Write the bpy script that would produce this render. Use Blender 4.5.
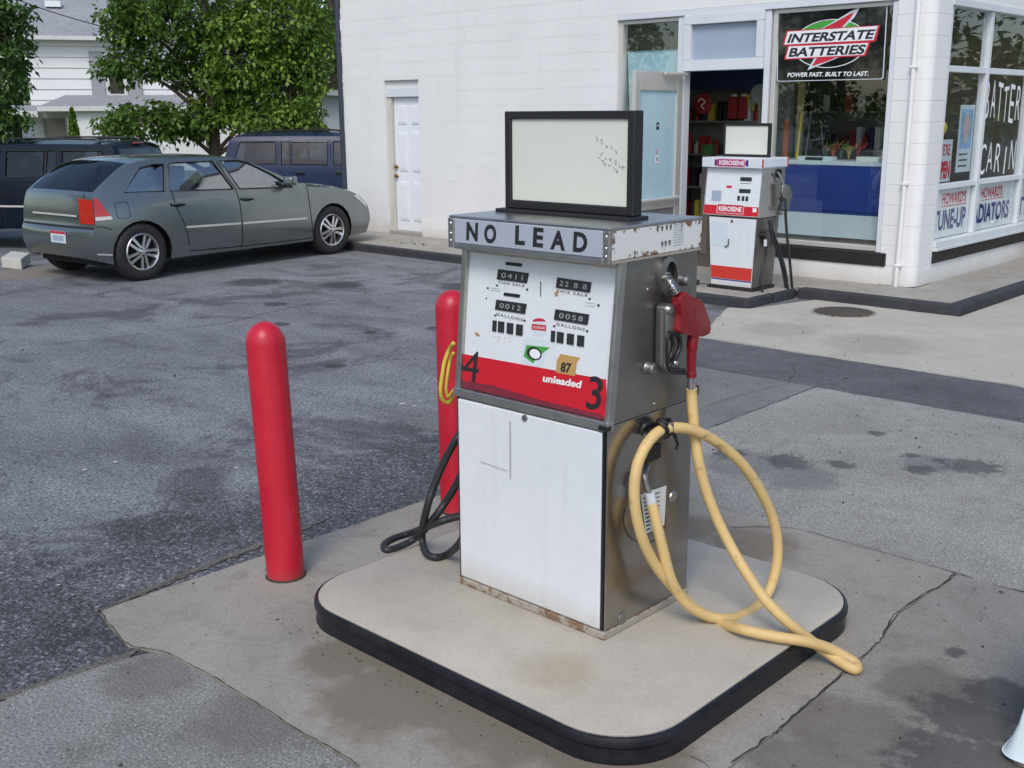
import bpy, bmesh, math, random
import numpy as np
from mathutils import Vector, Matrix
random.seed(7)
rng = np.random.default_rng(11)
S = bpy.context.scene
for o in list(bpy.data.objects): bpy.data.objects.remove(o)
COL = S.collection
# ------------------------------------------------------------------ camera
FPX, PITCH, ROLL, YAW, CAMH = 1100.0, .2425, -.0065, .7541, 1.82
cy_, sy_ = math.cos(YAW), math.sin(YAW); cp_, sp_ = math.cos(PITCH), math.sin(PITCH)
FW = np.array([-sy_*cp_, cy_*cp_, -sp_]); RT = np.array([cy_, sy_, 0.0]); UP = np.cross(RT, FW)
RR = RT*math.cos(ROLL)+UP*math.sin(ROLL); UU = UP*math.cos(ROLL)-RT*math.sin(ROLL)
FH = np.array([-sy_, cy_, 0.0])
EYE = np.array([0, 0, CAMH])
cd = bpy.data.cameras.new('camera'); cam = bpy.data.objects.new('camera', cd); COL.objects.link(cam)
cd.sensor_width = 36; cd.lens = FPX/1024*36; cd.clip_end = 2000; cd.clip_start = .05
M3 = Matrix((RR, UU, -FW)).transposed()
cam.matrix_world = Matrix.Translation(EYE) @ M3.to_4x4()
S.camera = cam
S.render.resolution_x, S.render.resolution_y = 1024, 768
# ------------------------------------------------------------------ world, sun, exposure
SUN_EL, SUN_AZ = math.radians(48), math.radians(150)      # azimuth clockwise from +Y
W = bpy.data.worlds.new('World'); S.world = W; W.use_nodes = True
nt = W.node_tree; nt.nodes.clear()
wo = nt.nodes.new('ShaderNodeOutputWorld'); bg = nt.nodes.new('ShaderNodeBackground'); sk = nt.nodes.new('ShaderNodeTexSky')
sk.sky_type = 'NISHITA'; sk.sun_disc = False; sk.sun_elevation = SUN_EL; sk.sun_rotation = SUN_AZ
sk.air_density = 1.0; sk.dust_density = 1.6; sk.ozone_density = 1.0
bg.inputs['Strength'].default_value = .125
nt.links.new(sk.outputs[0], bg.inputs[0]); nt.links.new(bg.outputs[0], wo.inputs[0])
sl = bpy.data.lights.new('sun', 'SUN'); sl.energy = 1.15; sl.angle = math.radians(22); sl.color = (1, .96, .90)
so = bpy.data.objects.new('sun', sl); COL.objects.link(so)
sd = Vector((math.sin(SUN_AZ)*math.cos(SUN_EL), math.cos(SUN_AZ)*math.cos(SUN_EL), math.sin(SUN_EL)))
so.rotation_euler = sd.to_track_quat('Z', 'Y').to_euler(); so.location = (5, -5, 20)
vs = S.view_settings; vs.view_transform = 'Standard'; vs.look = 'None'; vs.gamma = 1; vs.exposure = 0.55
S.render.engine = 'CYCLES'

# ------------------------------------------------------------------ pixel -> place helpers
def ray(u, v): return FW*FPX+RR*(u-512)+UU*(384-v)
def gnd(u, v, z=0.0):
    d = ray(u, v); return EYE+d*((z-CAMH)/d[2])
def onX(u, v, x):
    d = ray(u, v); return EYE+d*(x/d[0])
def onY(u, v, y):
    d = ray(u, v); return EYE+d*(y/d[1])
def onP(u, v, p, n):
    d = ray(u, v); n = np.array(n); return EYE+d*(((np.array(p)-EYE)@n)/(d@n))
def onD(u, v, dist):
    d = ray(u, v); return EYE+d*(dist/(d@FH))
def crop(ox, oy, s): return lambda x, y: (ox+x/s, oy+y/s)

# ------------------------------------------------------------------ materials
class NB:
    def __init__(s, name):
        s.m = bpy.data.materials.new(name); s.m.use_nodes = True
        s.t = s.m.node_tree; s.p = s.t.nodes['Principled BSDF']; s._pos = None
    def new(s, ty, **kw):
        n = s.t.nodes.new(ty)
        for k, v in kw.items(): setattr(n, k, v)
        return n
    def set(s, sock, v):
        if hasattr(v, 'is_output') or isinstance(v, bpy.types.NodeSocket): s.t.links.new(v, sock)
        else:
            if isinstance(v, (tuple, list)) and len(v) == 3 and sock.type == 'RGBA': v = (*v, 1)
            sock.default_value = v
    def pos(s):
        if s._pos is None: s._pos = s.new('ShaderNodeNewGeometry').outputs['Position']
        return s._pos
    def obj(s): return s.new('ShaderNodeTexCoord').outputs['Object']
    def noise(s, scale, detail=4, rough=.6, co=None, dist=0, stretch=None):
        n = s.new('ShaderNodeTexNoise'); co = co or s.pos()
        if stretch:
            mp = s.new('ShaderNodeMapping'); s.set(mp.inputs[0], co); mp.inputs['Scale'].default_value = stretch; co = mp.outputs[0]
        s.set(n.inputs['Vector'], co)
        n.inputs['Scale'].default_value = scale; n.inputs['Detail'].default_value = detail; n.inputs['Roughness'].default_value = rough; n.inputs['Distortion'].default_value = dist
        return n.outputs[0]
    def vor(s, scale, co=None, feature='F1', out=0):
        n = s.new('ShaderNodeTexVoronoi', feature=feature); s.set(n.inputs['Vector'], co or s.pos()); n.inputs['Scale'].default_value = scale
        return n.outputs[out]
    def ramp(s, f, stops, interp='LINEAR'):
        n = s.new('ShaderNodeValToRGB'); s.set(n.inputs[0], f); n.color_ramp.interpolation = interp
        e = n.color_ramp.elements
        while len(e) < len(stops): e.new(.5)
        for el, (p, c) in zip(e, stops):
            el.position = p; el.color = (c, c, c, 1) if isinstance(c, (int, float)) else (*c, 1)
        return n.outputs[0]
    def mix(s, f, a, b, mode='MIX'):
        n = s.new('ShaderNodeMix', data_type='RGBA', blend_type=mode)
        s.set(n.inputs[0], f); s.set(n.inputs[6], a); s.set(n.inputs[7], b); return n.outputs[2]
    def math(s, op, a, b=0.0, c=None, clamp=False):
        n = s.new('ShaderNodeMath', operation=op, use_clamp=clamp); s.set(n.inputs[0], a); s.set(n.inputs[1], b)
        if c is not None: s.set(n.inputs[2], c)
        return n.outputs[0]
    def sep(s, v):
        n = s.new('ShaderNodeSeparateXYZ'); s.set(n.inputs[0], v); return n.outputs
    def bump(s, h, strength=.3, dist=.01, normal=None):
        n = s.new('ShaderNodeBump'); s.set(n.inputs['Height'], h); n.inputs['Strength'].default_value = strength; n.inputs['Distance'].default_value = dist
        if normal is not None: s.set(n.inputs['Normal'], normal)
        return n.outputs[0]
    def out(s, color=None, rough=None, metal=None, normal=None, **kw):
        p = s.p.inputs
        if color is not None: s.set(p['Base Color'], color)
        if rough is not None: s.set(p['Roughness'], rough)
        if metal is not None: s.set(p['Metallic'], metal)
        if normal is not None: s.set(p['Normal'], normal)
        for k, v in kw.items(): s.set(p[k.replace('_', ' ')], v)
        return s.m
def pm(name, col, rough=.5, metal=0, var=.12, vs=6, bump=.0, bs=80, dirt=None, dirt_amt=.5, dirt_scale=4, **kw):
    b = NB(name); co = b.obj()
    n = b.noise(vs, 5, .65, co)
    c = b.mix(b.ramp(n, [(.25, 0), (.75, 1)]), tuple(x*(1-var) for x in col), tuple(min(1, x*(1+var)) for x in col))
    if dirt is not None:
        d = b.ramp(b.noise(dirt_scale, 8, .75, co), [(1-dirt_amt*.9, 0), (1-dirt_amt*.9+.12, 1)]); c = b.mix(d, c, dirt)
    r = b.ramp(b.noise(vs*2.3, 4, .6, co), [(.2, max(0, rough*.8)), (.8, min(1, rough*1.2))])
    nm = b.bump(b.noise(bs, 4, .6, co), bump, .003) if bump else None
    return b.out(c, r, metal, nm, **kw)
def flat(name, col, rough=.5, metal=0): return pm(name, col, rough, metal, .06, 12)
def glass(name, tint=(.85, .92, .9), refl=.04, rough=.01, through=1.0):
    b = NB(name); t = b.t
    for n in list(t.nodes):
        if n.type == 'BSDF_PRINCIPLED': t.nodes.remove(n)
    tr = b.new('ShaderNodeBsdfTransparent'); tr.inputs[0].default_value = (*tint, 1)
    gl = b.new('ShaderNodeBsdfGlossy'); gl.inputs['Roughness'].default_value = rough; gl.inputs[0].default_value = (.95, .97, 1, 1)
    lw = b.new('ShaderNodeLayerWeight'); lw.inputs[0].default_value = .5
    nz = b.noise(2.2, 2, .4, b.obj()); b.set(gl.inputs['Normal'], b.bump(nz, .02, .02))
    fr = b.math('ADD', b.math('MULTIPLY', b.math('POWER', lw.outputs['Facing'], 4.0), .5), refl, clamp=True)
    mx = b.new('ShaderNodeMixShader'); b.set(mx.inputs[0], fr); t.links.new(tr.outputs[0], mx.inputs[1]); t.links.new(gl.outputs[0], mx.inputs[2])
    t.links.new(mx.outputs[0], t.nodes['Material Output'].inputs[0]); return b.m
def spots(b, pts, wob=.5, ns=9):
    """union mask of soft irregular stains: list of (x, y, radius)"""
    P = b.pos(); nz = b.noise(ns, 5, .7); acc = None
    for x, y, r in pts:
        vd = b.new('ShaderNodeVectorMath', operation='DISTANCE'); b.set(vd.inputs[0], P); vd.inputs[1].default_value = (x, y, 0)
        d = b.math('DIVIDE', vd.outputs['Value'], r); d = b.math('ADD', d, b.math('MULTIPLY', b.math('SUBTRACT', nz, .5), 2*wob))
        m = b.ramp(d, [(.6, 1), (.95, 0)]); acc = m if acc is None else b.math('MAXIMUM', acc, m)
    return acc

def asphalt():
    b = NB('asphalt'); xyz = b.sep(b.pos())
    big = b.noise(.45, 5, .62, dist=.6); mid = b.noise(2.2, 6, .7); fine = b.noise(70, 3, .7); agg = b.vor(95)
    streak = b.noise(1.1, 6, .68, stretch=(.9, 2.6, 1), dist=.4)
    # sealed dark band along the pump apron (x from -3.8 to -5.2), worn grey beyond
    edge = b.math('ADD', b.math('ADD', xyz[0], 5.0), b.math('MULTIPLY', b.math('SUBTRACT', mid, .5), 2.4))
    band = b.ramp(edge, [(.25, 0), (.65, 1)])
    w = b.math('ADD', b.math('MULTIPLY', big, .5), b.math('MULTIPLY', streak, .55))
    worn = b.ramp(w, [(.34, .0), (.50, .55), (.64, 1)])
    c = b.mix(worn, (.115, .119, .129), (.29, .297, .315))
    c = b.mix(b.math('MULTIPLY', band, .85), c, b.mix(b.ramp(mid, [(.35, 0), (.7, 1)]), (.028, .030, .034), (.16, .165, .178)))
    dk = b.ramp(b.noise(.9, 7, .72, dist=.8), [(.52, 0), (.60, 1)])
    c = b.mix(b.math('MULTIPLY', dk, .65), c, (.040, .040, .043))
    c = b.mix(b.ramp(agg, [(.10, .75), (.36, 0)]), c, (.30, .30, .305))
    spk = b.noise(26, 4, .75); c = b.mix(b.ramp(spk, [(.55, 0), (.66, .7)]), c, (.030, .030, .033)); c = b.mix(b.ramp(spk, [(.30, .55), (.42, 0)]), c, (.25, .25, .255))
    c = b.mix(b.ramp(fine, [(.38, .75), (.52, 0)]), c, (.022, .022, .024))
    tyre = spots(b, [(-7.6, 5.2, .10), (-8.1, 5.6, .12), (-7.2, 5.9, .08), (-6.4, 4.9, .1), (-9, 6.2, .15), (-6.9, 6.4, .12), (-9.5, 7.4, .3), (-10.4, 6.9, .4), (-8.4, 8.2, .35)], .4)
    c = b.mix(b.math('MULTIPLY', tyre, .75), c, (.028, .028, .030))
    cell = b.new('ShaderNodeTexVoronoi'); b.set(cell.inputs['Vector'], b.pos()); cell.inputs['Scale'].default_value = 85; cv = b.sep(cell.outputs['Color'])[0]
    amt = b.math('ADD', b.math('MULTIPLY', band, .55), .25); gr = b.ramp(cv, [(.0, .35), (.6, .85), (.85, 1.5), (1, 2.6)]); c = b.mix(amt, c, b.mix(1.0, c, gr, 'MULTIPLY'))
    h = b.math('ADD', b.math('MULTIPLY', agg, .6), b.math('MULTIPLY', fine, .6))
    nm = b.bump(h, .8, .006, b.bump(mid, .35, .03))
    return b.out(c, b.ramp(mid, [(.3, .72), (.7, .92)]), 0, nm)
def concrete(name, c0, c1, aggr=.2, stain=None, stain_col=(.10, .08, .06), stain_f=.6, dark=None, bump=.35, blot=.45):
    b = NB(name); big = b.noise(1.3, 6, .65, dist=.5); mid = b.noise(6, 6, .7); fine = b.noise(120, 3, .7); vo = b.vor(70)
    c = b.mix(b.ramp(big, [(.3, 0), (.7, 1)]), c0, c1)
    c = b.mix(b.math('MULTIPLY', b.ramp(mid, [(.50, 0), (.68, 1)]), blot), c, tuple(x*.66 for x in c0))
    c = b.mix(b.ramp(vo, [(.1, aggr), (.38, 0)]), c, tuple(min(1, x*1.6) for x in c1))
    c = b.mix(b.ramp(fine, [(.36, min(1, aggr*2.2)), (.5, 0)]), c, tuple(x*.42 for x in c0))
    if stain: c = b.mix(b.math('MULTIPLY', spots(b, stain), stain_f), c, stain_col)
    if dark: c = b.mix(b.math('MULTIPLY', spots(b, dark, .95, 17), .72), c, (.05, .049, .048))
    nm = b.bump(b.math('ADD', fine, b.math('MULTIPLY', vo, aggr*2)), bump, .004, b.bump(mid, .2, .01))
    return b.out(c, b.ramp(mid, [(.3, .7), (.7, .9)]), 0, nm)
M = {}
M['asphalt'] = asphalt()
def GP(*pts): return [(*gnd(u, v)[:2], r) for u, v, r in pts]
M['apron'] = concrete('apron_concrete', (.265, .243, .205), (.36, .333, .285), .16, GP((420, 655, .33), (520, 715, .4), (610, 760, .3), (345, 660, .2), (390, 700, .3), (750, 545, .25), (690, 530, .2)), (.165, .135, .098), .8)
M['slab_left'] = concrete('weathered_slab', (.20, .196, .182), (.30, .295, .272), .7, GP((150, 680, .2), (260, 720, .25)), (.11, .10, .09), .5)
M['slab_right'] = concrete('right_slab', (.225, .212, .182), (.315, .298, .262), .22, GP((850, 735, .28), (930, 690, .22), (800, 765, .2)), (.10, .075, .066), .55, GP((955, 655, .05), (970, 720, .2), (1000, 700, .16), (965, 770, .25), (855, 650, .03)))
M['slab_agg'] = concrete('aggregate_slab', (.245, .236, .212), (.38, .367, .335), .8, GP((745, 465, .3), (800, 480, .25), (930, 465, .2)), (.10, .10, .10), .5,
    GP((787, 463, .16), (841, 466, .09), (912, 457, .05), (920, 471, .10), (972, 468, .17), (876, 435, .06), (940, 462, .05), (730, 455, .12)))
M['slab_far'] = concrete('grey_slab', (.16, .16, .157), (.24, .24, .235), .5)
M['strip'] = concrete('asphalt_strip', (.085, .088, .095), (.155, .158, .165), .5, bump=.6)
M['light_conc'] = concrete('light_concrete', (.42, .39, .335), (.52, .49, .43), .10, GP((870, 345, .5), (780, 330, .4)), (.24, .22, .19), .4, blot=.25)
M['walk'] = concrete('sidewalk_concrete', (.30, .275, .235), (.38, .36, .32), .10)
M['island'] = concrete('island_concrete', (.40, .366, .302), (.51, .47, .395), .08, GP((488, 627, .07), (640, 665, .1), (755, 700, .12), (705, 655, .06), (560, 700, .2)), (.33, .25, .15), .45, blot=.22)
M['crack'] = flat('crack_dirt', (.035, .032, .028), .95)
def bumper_mat():
    b = NB('black_rubber'); co = b.pos(); n = b.noise(9, 6, .7)
    c = b.mix(b.ramp(n, [(.42, 0), (.75, 1)]), (.005, .005, .009), (.016, .015, .022))
    c = b.mix(b.ramp(b.noise(38, 5, .75), [(.66, 0), (.74, .5)]), c, (.12, .09, .08))
    return b.out(c, b.ramp(n, [(.3, .28), (.7, .5)]), 0, b.bump(n, .25, .01))
M['rubber'] = bumper_mat()
M['red_plastic'] = pm('red_plastic', (.50, .016, .03), .36, 0, .1, 3, .05, 30, dirt=(.30, .02, .03), dirt_amt=.42, dirt_scale=9)
def bollard_mat():
    b = NB('red_sleeve'); co = b.obj(); z = b.sep(co)[2]; n = b.noise(4, 6, .7, co); st = b.noise(7, 6, .75, co, stretch=(1, 1, .12))
    c = b.mix(b.ramp(n, [(.3, 0), (.7, 1)]), (.46, .008, .026), (.56, .014, .036))
    c = b.mix(b.ramp(st, [(.60, 0), (.76, .5)]), c, (.30, .012, .02))
    c = b.mix(b.ramp(b.noise(30, 6, .8, co), [(.665, 0), (.70, .75)]), c, (.60, .28, .28))
    foot = b.ramp(b.math('ADD', z, b.math('MULTIPLY', b.noise(9, 6, .7, co), .10)), [(.05, .6), (.11, 0)])
    c = b.mix(foot, c, (.20, .06, .05))
    return b.out(c, b.ramp(n, [(.3, .28), (.7, .5)]), 0, b.bump(b.noise(14, 3, .5, co), .06, .01))
M['sleeve'] = bollard_mat()
def block_paint(name, col):
    b = NB(name); n = b.noise(1.2, 5, .6); f = b.noise(45, 5, .7); P = b.sep(b.pos())
    c = b.mix(b.ramp(n, [(.3, 0), (.7, 1)]), tuple(x*.93 for x in col), col)
    streak = b.ramp(b.noise(1.6, 6, .7, stretch=(2.5, 2.5, .35)), [(.58, 0), (.78, .35)])
    c = b.mix(streak, c, tuple(x*.72 for x in col))
    sp = b.ramp(b.noise(5.2, 7, .8), [(.70, 0), (.74, .6)])
    c = b.mix(sp, c, (.42, .38, .33))
    foot = b.ramp(b.math('ADD', P[2], b.math('MULTIPLY', n, .25)), [(.22, .5), (.42, 0)])
    c = b.mix(foot, c, (.42, .38, .32))
    return b.out(c, .62, 0, b.bump(f, .25, .006, b.bump(n, .12, .03)))
M['wall'] = block_paint('white_block_paint', (.80, .795, .775))
M['pier'] = block_paint('white_pier_paint', (.80, .80, .785))
M['trim'] = pm('white_trim', (.66, .69, .72), .45, 0, .06, 3, .05, 40, dirt=(.4, .4, .4), dirt_amt=.32)
M['alu'] = pm('aluminium', (.62, .60, .56), .42, .3, .08, 4, .04, 60)
M['door_white'] = pm('door_white', (.78, .80, .83), .4, 0, .04, 3)
M['frame_cream'] = pm('frame_cream', (.56, .54, .48), .6, 0, .1, 4, dirt=(.4, .33, .25), dirt_amt=.35)
M['brass'] = flat('brass', (.35, .22, .07), .3, 1)
M['dark_sill'] = pm('dark_sill', (.018, .015, .014), .55, 0, .3, 5)
M['curb_black'] = pm('curb_black_paint', (.035, .037, .042), .8, 0, .35, 5, .4, 30, dirt=(.17, .165, .155), dirt_amt=.42, dirt_scale=7)
M['navy_pipe'] = flat('navy_pipe', (.03, .04, .06), .5)
M['glass'] = glass('window_glass', (.92, .95, .945), .07)
M['glass_side'] = glass('side_window_glass', (.96, .98, .98), .025)
M['film'] = pm('pale_blue_film', (.50, .70, .78), .28, 0, .06, 2)
M['film2'] = pm('blue_grey_panel', (.34, .40, .50), .35, 0, .05, 2)
M['grey_panel'] = pm('grey_kick_panel', (.33, .33, .33), .4, .4, .08, 20)
M['dark_glass'] = pm('brown_dark_panel', (.05, .045, .035), .2)
M['blue_board'] = pm('blue_board', (.02, .05, .26), .3, 0, .2, 1.5)
M['white_board'] = pm('white_board', (.62, .70, .74), .35, 0, .05, 3)
M['black'] = flat('black_plastic', (.012, .012, .013), .35)
M['black_sat'] = flat('black_paint', (.015, .014, .015), .5)
M['ink'] = flat('black_lettering', (.018, .018, .022), .5)
M['white_ink'] = flat('white_lettering', (.80, .82, .82), .5)
M['red_ink'] = flat('red_lettering', (.55, .02, .04), .5)
M['blue_ink'] = flat('blue_lettering', (.008, .018, .20), .5)
M['green_ink'] = flat('green_ink', (.06, .34, .05), .5)
def steel(name, rough, base=(.42, .415, .40), scr=(1, 1, 40), dirty=.35):
    b = NB(name); co = b.obj(); br = b.noise(14, 5, .7, co, stretch=scr); n = b.noise(3.5, 7, .7, co)
    c = b.mix(b.ramp(n, [(.35, 0), (.7, 1)]), tuple(x*.72 for x in base), base)
    c = b.mix(b.ramp(b.noise(7, 8, .78, co), [(.60, 0), (.75, dirty)]), c, (.16, .12, .08))
    r = b.math('ADD', b.ramp(n, [(.3, rough*.75), (.7, rough*1.35)]), b.math('MULTIPLY', br, .08))
    return b.out(c, r, .92, b.bump(br, .06, .002, b.bump(b.noise(2.2, 2, .5, co), .10, .03)))
M['steel_up'] = steel('hammered_steel', .36, (.32, .31, .29), (1, 1, 6))
M['steel_low'] = steel('polished_steel', .13, (.40, .38, .36), (1, 30, 1))
M['steel_trim'] = steel('steel_trim', .25, (.55, .54, .52))
M['chrome'] = flat('chrome', (.7, .7, .7), .12, 1)
M['cast'] = steel('cast_metal', .38, (.36, .355, .335))
def enamel():
    b = NB('white_enamel'); co = b.obj(); z = b.sep(co)[2]; n = b.noise(3, 6, .65, co); st = b.noise(6, 6, .75, co, stretch=(3, 3, .18))
    c = b.mix(b.ramp(n, [(.3, 0), (.7, 1)]), (.68, .71, .73), (.74, .77, .79))
    c = b.mix(b.ramp(st, [(.54, 0), (.78, .30)]), c, (.52, .51, .48))
    c = b.mix(b.ramp(b.noise(11, 8, .8, co), [(.60, 0), (.70, .35)]), c, (.48, .45, .40))
    c = b.mix(b.ramp(b.noise(34, 6, .8, co), [(.715, 0), (.735, .8)]), c, (.30, .20, .13))
    c = b.mix(b.ramp(b.math('ADD', z, b.math('MULTIPLY', n, .12)), [(.055, .5), (.16, 0)]), c, (.45, .40, .33))
    return b.out(c, b.ramp(b.noise(9, 5, .7, co), [(.3, .16), (.7, .42)]), 0, b.bump(b.noise(2.6, 3, .5, co), .22, .02))
M['enamel'] = enamel()
M['header_face'] = pm('header_face', (.40, .43, .50), .30, 0, .06, 3)
M['face_red'] = pm('red_enamel', (.58, .014, .028), .25, 0, .08, 3, dirt=(.36, .012, .03), dirt_amt=.42, dirt_scale=5)
def rusty(name, col):
    b = NB(name); co = b.obj(); n = b.noise(26, 8, .75, co); g = b.noise(5, 3, .6, co)
    gx = b.new('ShaderNodeTexCoord').outputs['Generated']; s = b.sep(gx)
    e = b.math('MINIMUM', b.math('MINIMUM', s[1], b.math('SUBTRACT', 1.0, s[1])), b.math('MULTIPLY', b.math('MINIMUM', s[2], b.math('SUBTRACT', 1.0, s[2])), .55))
    k = b.math('ADD', n, b.math('MULTIPLY', b.ramp(e, [(0, 1), (.22, 0)]), .24))
    k = b.math('ADD', k, b.math('MULTIPLY', b.math('SUBTRACT', g, .5), .35))
    m = b.ramp(k, [(.74, 0), (.79, 1)])
    rc = b.mix(b.noise(60, 3, .6, co), (.13, .07, .035), (.27, .17, .10))
    return b.out(b.mix(m, col, rc), b.mix(m, (.3, .3, .3), (.85, .85, .85)), 0, b.bump(m, -.3, .002))
M['rusty_white'] = rusty('rusty_white_enamel', (.74, .74, .70))
M['rust_edge'] = rusty('rusty_base_metal', (.36, .33, .28))
M['sign_face'] = pm('cream_sign_panel', (.66, .68, .60), .4, 0, .04, 1.5)
M['gauge'] = flat('gauge_black', (.03, .03, .034), .25)
M['digit'] = flat('digit_white', (.36, .37, .39), .5)
M['yellow_hose'] = pm('yellow_rubber', (.64, .45, .19), .6, 0, .10, 5, .03, 60, dirt=(.30, .19, .08), dirt_amt=.46, dirt_scale=13)
M['black_hose'] = pm('black_rubber_hose', (.022, .023, .026), .5, 0, .2, 6)
M['nozzle_red'] = pm('nozzle_red', (.23, .010, .016), .30, 0, .15, 8, .04, 30, dirt=(.10, .02, .02), dirt_amt=.42, dirt_scale=12)
M['yellow'] = flat('yellow_strap', (.55, .45, .05), .5)
M['gold'] = flat('gold_sticker', (.50, .30, .10), .5)
M['tape'] = flat('black_tape', (.012, .012, .014), .35)
M['paper'] = pm('white_paper', (.70, .70, .66), .6, 0, .06, 6)
M['manhole'] = pm('rusty_iron', (.085, .072, .058), .75, .2, .3, 10, .5, 70)
M['bark'] = pm('bark', (.09, .068, .05), .9, 0, .35, 6, .8, 18)
M['blockstone'] = pm('pale_block', (.52, .51, .47), .85, 0, .1, 8, .3, 40)

# ------------------------------------------------------------------ object helpers
def link(o, parent=None):
    COL.objects.link(o)
    if parent is not None: o.parent = parent
    return o
def tag(o, label=None, cat=None, group=None, kind=None):
    if label: o['label'] = label
    if cat: o['category'] = cat
    if group: o['group'] = group
    if kind: o['kind'] = kind
    return o
def empty(name, loc, label, cat, group=None):
    o = bpy.data.objects.new(name, None); o.empty_display_size = .2; o.location = loc; link(o); return tag(o, label, cat, group)
def bmobj(name, bm, mat, parent=None, smooth=None):
    """bm holds world coordinates; the object sits in world space also when parented"""
    bmesh.ops.recalc_face_normals(bm, faces=bm.faces[:])
    me = bpy.data.meshes.new(name)
    c = Vector((0, 0, 0))
    if bm.verts:
        lo = Vector((min(v.co.x for v in bm.verts), min(v.co.y for v in bm.verts), min(v.co.z for v in bm.verts)))
        hi = Vector((max(v.co.x for v in bm.verts), max(v.co.y for v in bm.verts), max(v.co.z for v in bm.verts)))
        c = (lo+hi)/2; c.z = lo.z
        bmesh.ops.translate(bm, verts=bm.verts[:], vec=-c)
    bm.to_mesh(me); bm.free()
    o = bpy.data.objects.new(name, me); link(o)
    if isinstance(mat, (list, tuple)):
        for m in mat: me.materials.append(m)
    elif mat: me.materials.append(mat)
    if smooth:
        me.polygons.foreach_set('use_smooth', [True]*len(me.polygons))
        if smooth < 3.2:
            bm2 = bmesh.new(); bm2.from_mesh(me)
            for e in bm2.edges:
                if len(e.link_faces) == 2 and e.calc_face_angle(0) > smooth: e.smooth = False
            bm2.to_mesh(me); bm2.free()
    o.location = c
    if parent is not None: setpar(o, parent)
    return o
def wloc(o):
    v = o.location.copy()
    while o.parent: o = o.parent; v = v+o.location
    return v
def setpar(o, parent):      # parents here carry translation only
    o.parent = parent; o.location = o.location-wloc(parent)
def V(*a): return Vector(a)
def add_box(bm, lo, hi, bev=0, seg=1, mtx=None):
    r = bmesh.ops.create_cube(bm, size=1); vs_ = r['verts']
    for v in vs_: v.co = Vector([(lo[i]+hi[i])/2+v.co[i]*(hi[i]-lo[i]) for i in range(3)])
    if bev:
        es = list({e for v in vs_ for e in v.link_edges})
        r2 = bmesh.ops.bevel(bm, geom=es, offset=bev, segments=seg, affect='EDGES', profile=.5)
        vs_ = list({v for f in r2['faces'] for v in f.verts} | {v for v in vs_ if v.is_valid})
    if mtx is not None: bmesh.ops.transform(bm, matrix=mtx, verts=vs_)
    return vs_
def box(name, lo, hi, mat, parent=None, bev=0, seg=1, smooth=None):
    bm = bmesh.new(); add_box(bm, lo, hi, bev, seg); return bmobj(name, bm, mat, parent, smooth)
def add_prism(bm, pts, dirv):
    """closed polygon (3-D points) extruded by vector"""
    d = Vector(dirv); a = [bm.verts.new(Vector(p)) for p in pts]; b = [bm.verts.new(Vector(p)+d) for p in pts]
    n = len(pts); bm.faces.new(a); bm.faces.new(b[::-1])
    for i in range(n): bm.faces.new((a[i], b[i], b[(i+1) % n], a[(i+1) % n]))
def prism(name, pts, dirv, mat, parent=None, bev=0, seg=2, smooth=None):
    bm = bmesh.new(); add_prism(bm, pts, dirv)
    if bev: bmesh.ops.bevel(bm, geom=bm.edges[:], offset=bev, segments=seg, affect='EDGES', profile=.5, clamp_overlap=True)
    return bmobj(name, bm, mat, parent, smooth)
def catmull(pts, n=6, closed=False):
    P = [np.array(p, float) for p in pts]; out = []; m = len(P)
    for i in range(m if closed else m-1):
        if closed: p0, p1, p2, p3 = P[i-1], P[i], P[(i+1) % m], P[(i+2) % m]
        else: p0, p1, p2, p3 = P[max(i-1, 0)], P[i], P[i+1], P[min(i+2, m-1)]
        for k in range(n):
            t = k/n; out.append(.5*((2*p1)+(-p0+p2)*t+(2*p0-5*p1+4*p2-p3)*t*t+(-p0+3*p1-3*p2+p3)*t**3))
    if not closed: out.append(P[-1])
    return out
def add_tube(bm, path, rad, seg=12, closed=False, caps=True):
    P = [Vector(p) for p in path]; n = len(P); rings = []
    rads = rad if hasattr(rad, '__len__') else [rad]*n
    up = Vector((0, 0, 1)); prev = None
    for i in range(n):
        t = (P[(i+1) % n]-P[i-1]) if closed else (P[min(i+1, n-1)]-P[max(i-1, 0)])
        t.normalize()
        if prev is None:
            a = t.orthogonal().normalized()
        else:
            a = prev-t*prev.dot(t)
            a = a.normalized() if a.length > 1e-6 else t.orthogonal().normalized()
        prev = a; b = t.cross(a)
        rings.append([bm.verts.new(P[i]+(a*math.cos(2*math.pi*k/seg)+b*math.sin(2*math.pi*k/seg))*rads[i]) for k in range(seg)])
    for i in range(n if closed else n-1):
        A, B = rings[i], rings[(i+1) % n]
        for k in range(seg): bm.faces.new((A[k], A[(k+1) % seg], B[(k+1) % seg], B[k]))
    if caps and not closed: bm.faces.new(rings[0][::-1]); bm.faces.new(rings[-1])
def tube(name, path, rad, mat, parent=None, seg=12, closed=False):
    bm = bmesh.new(); add_tube(bm, path, rad, seg, closed); return bmobj(name, bm, mat, parent, .9)
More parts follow.
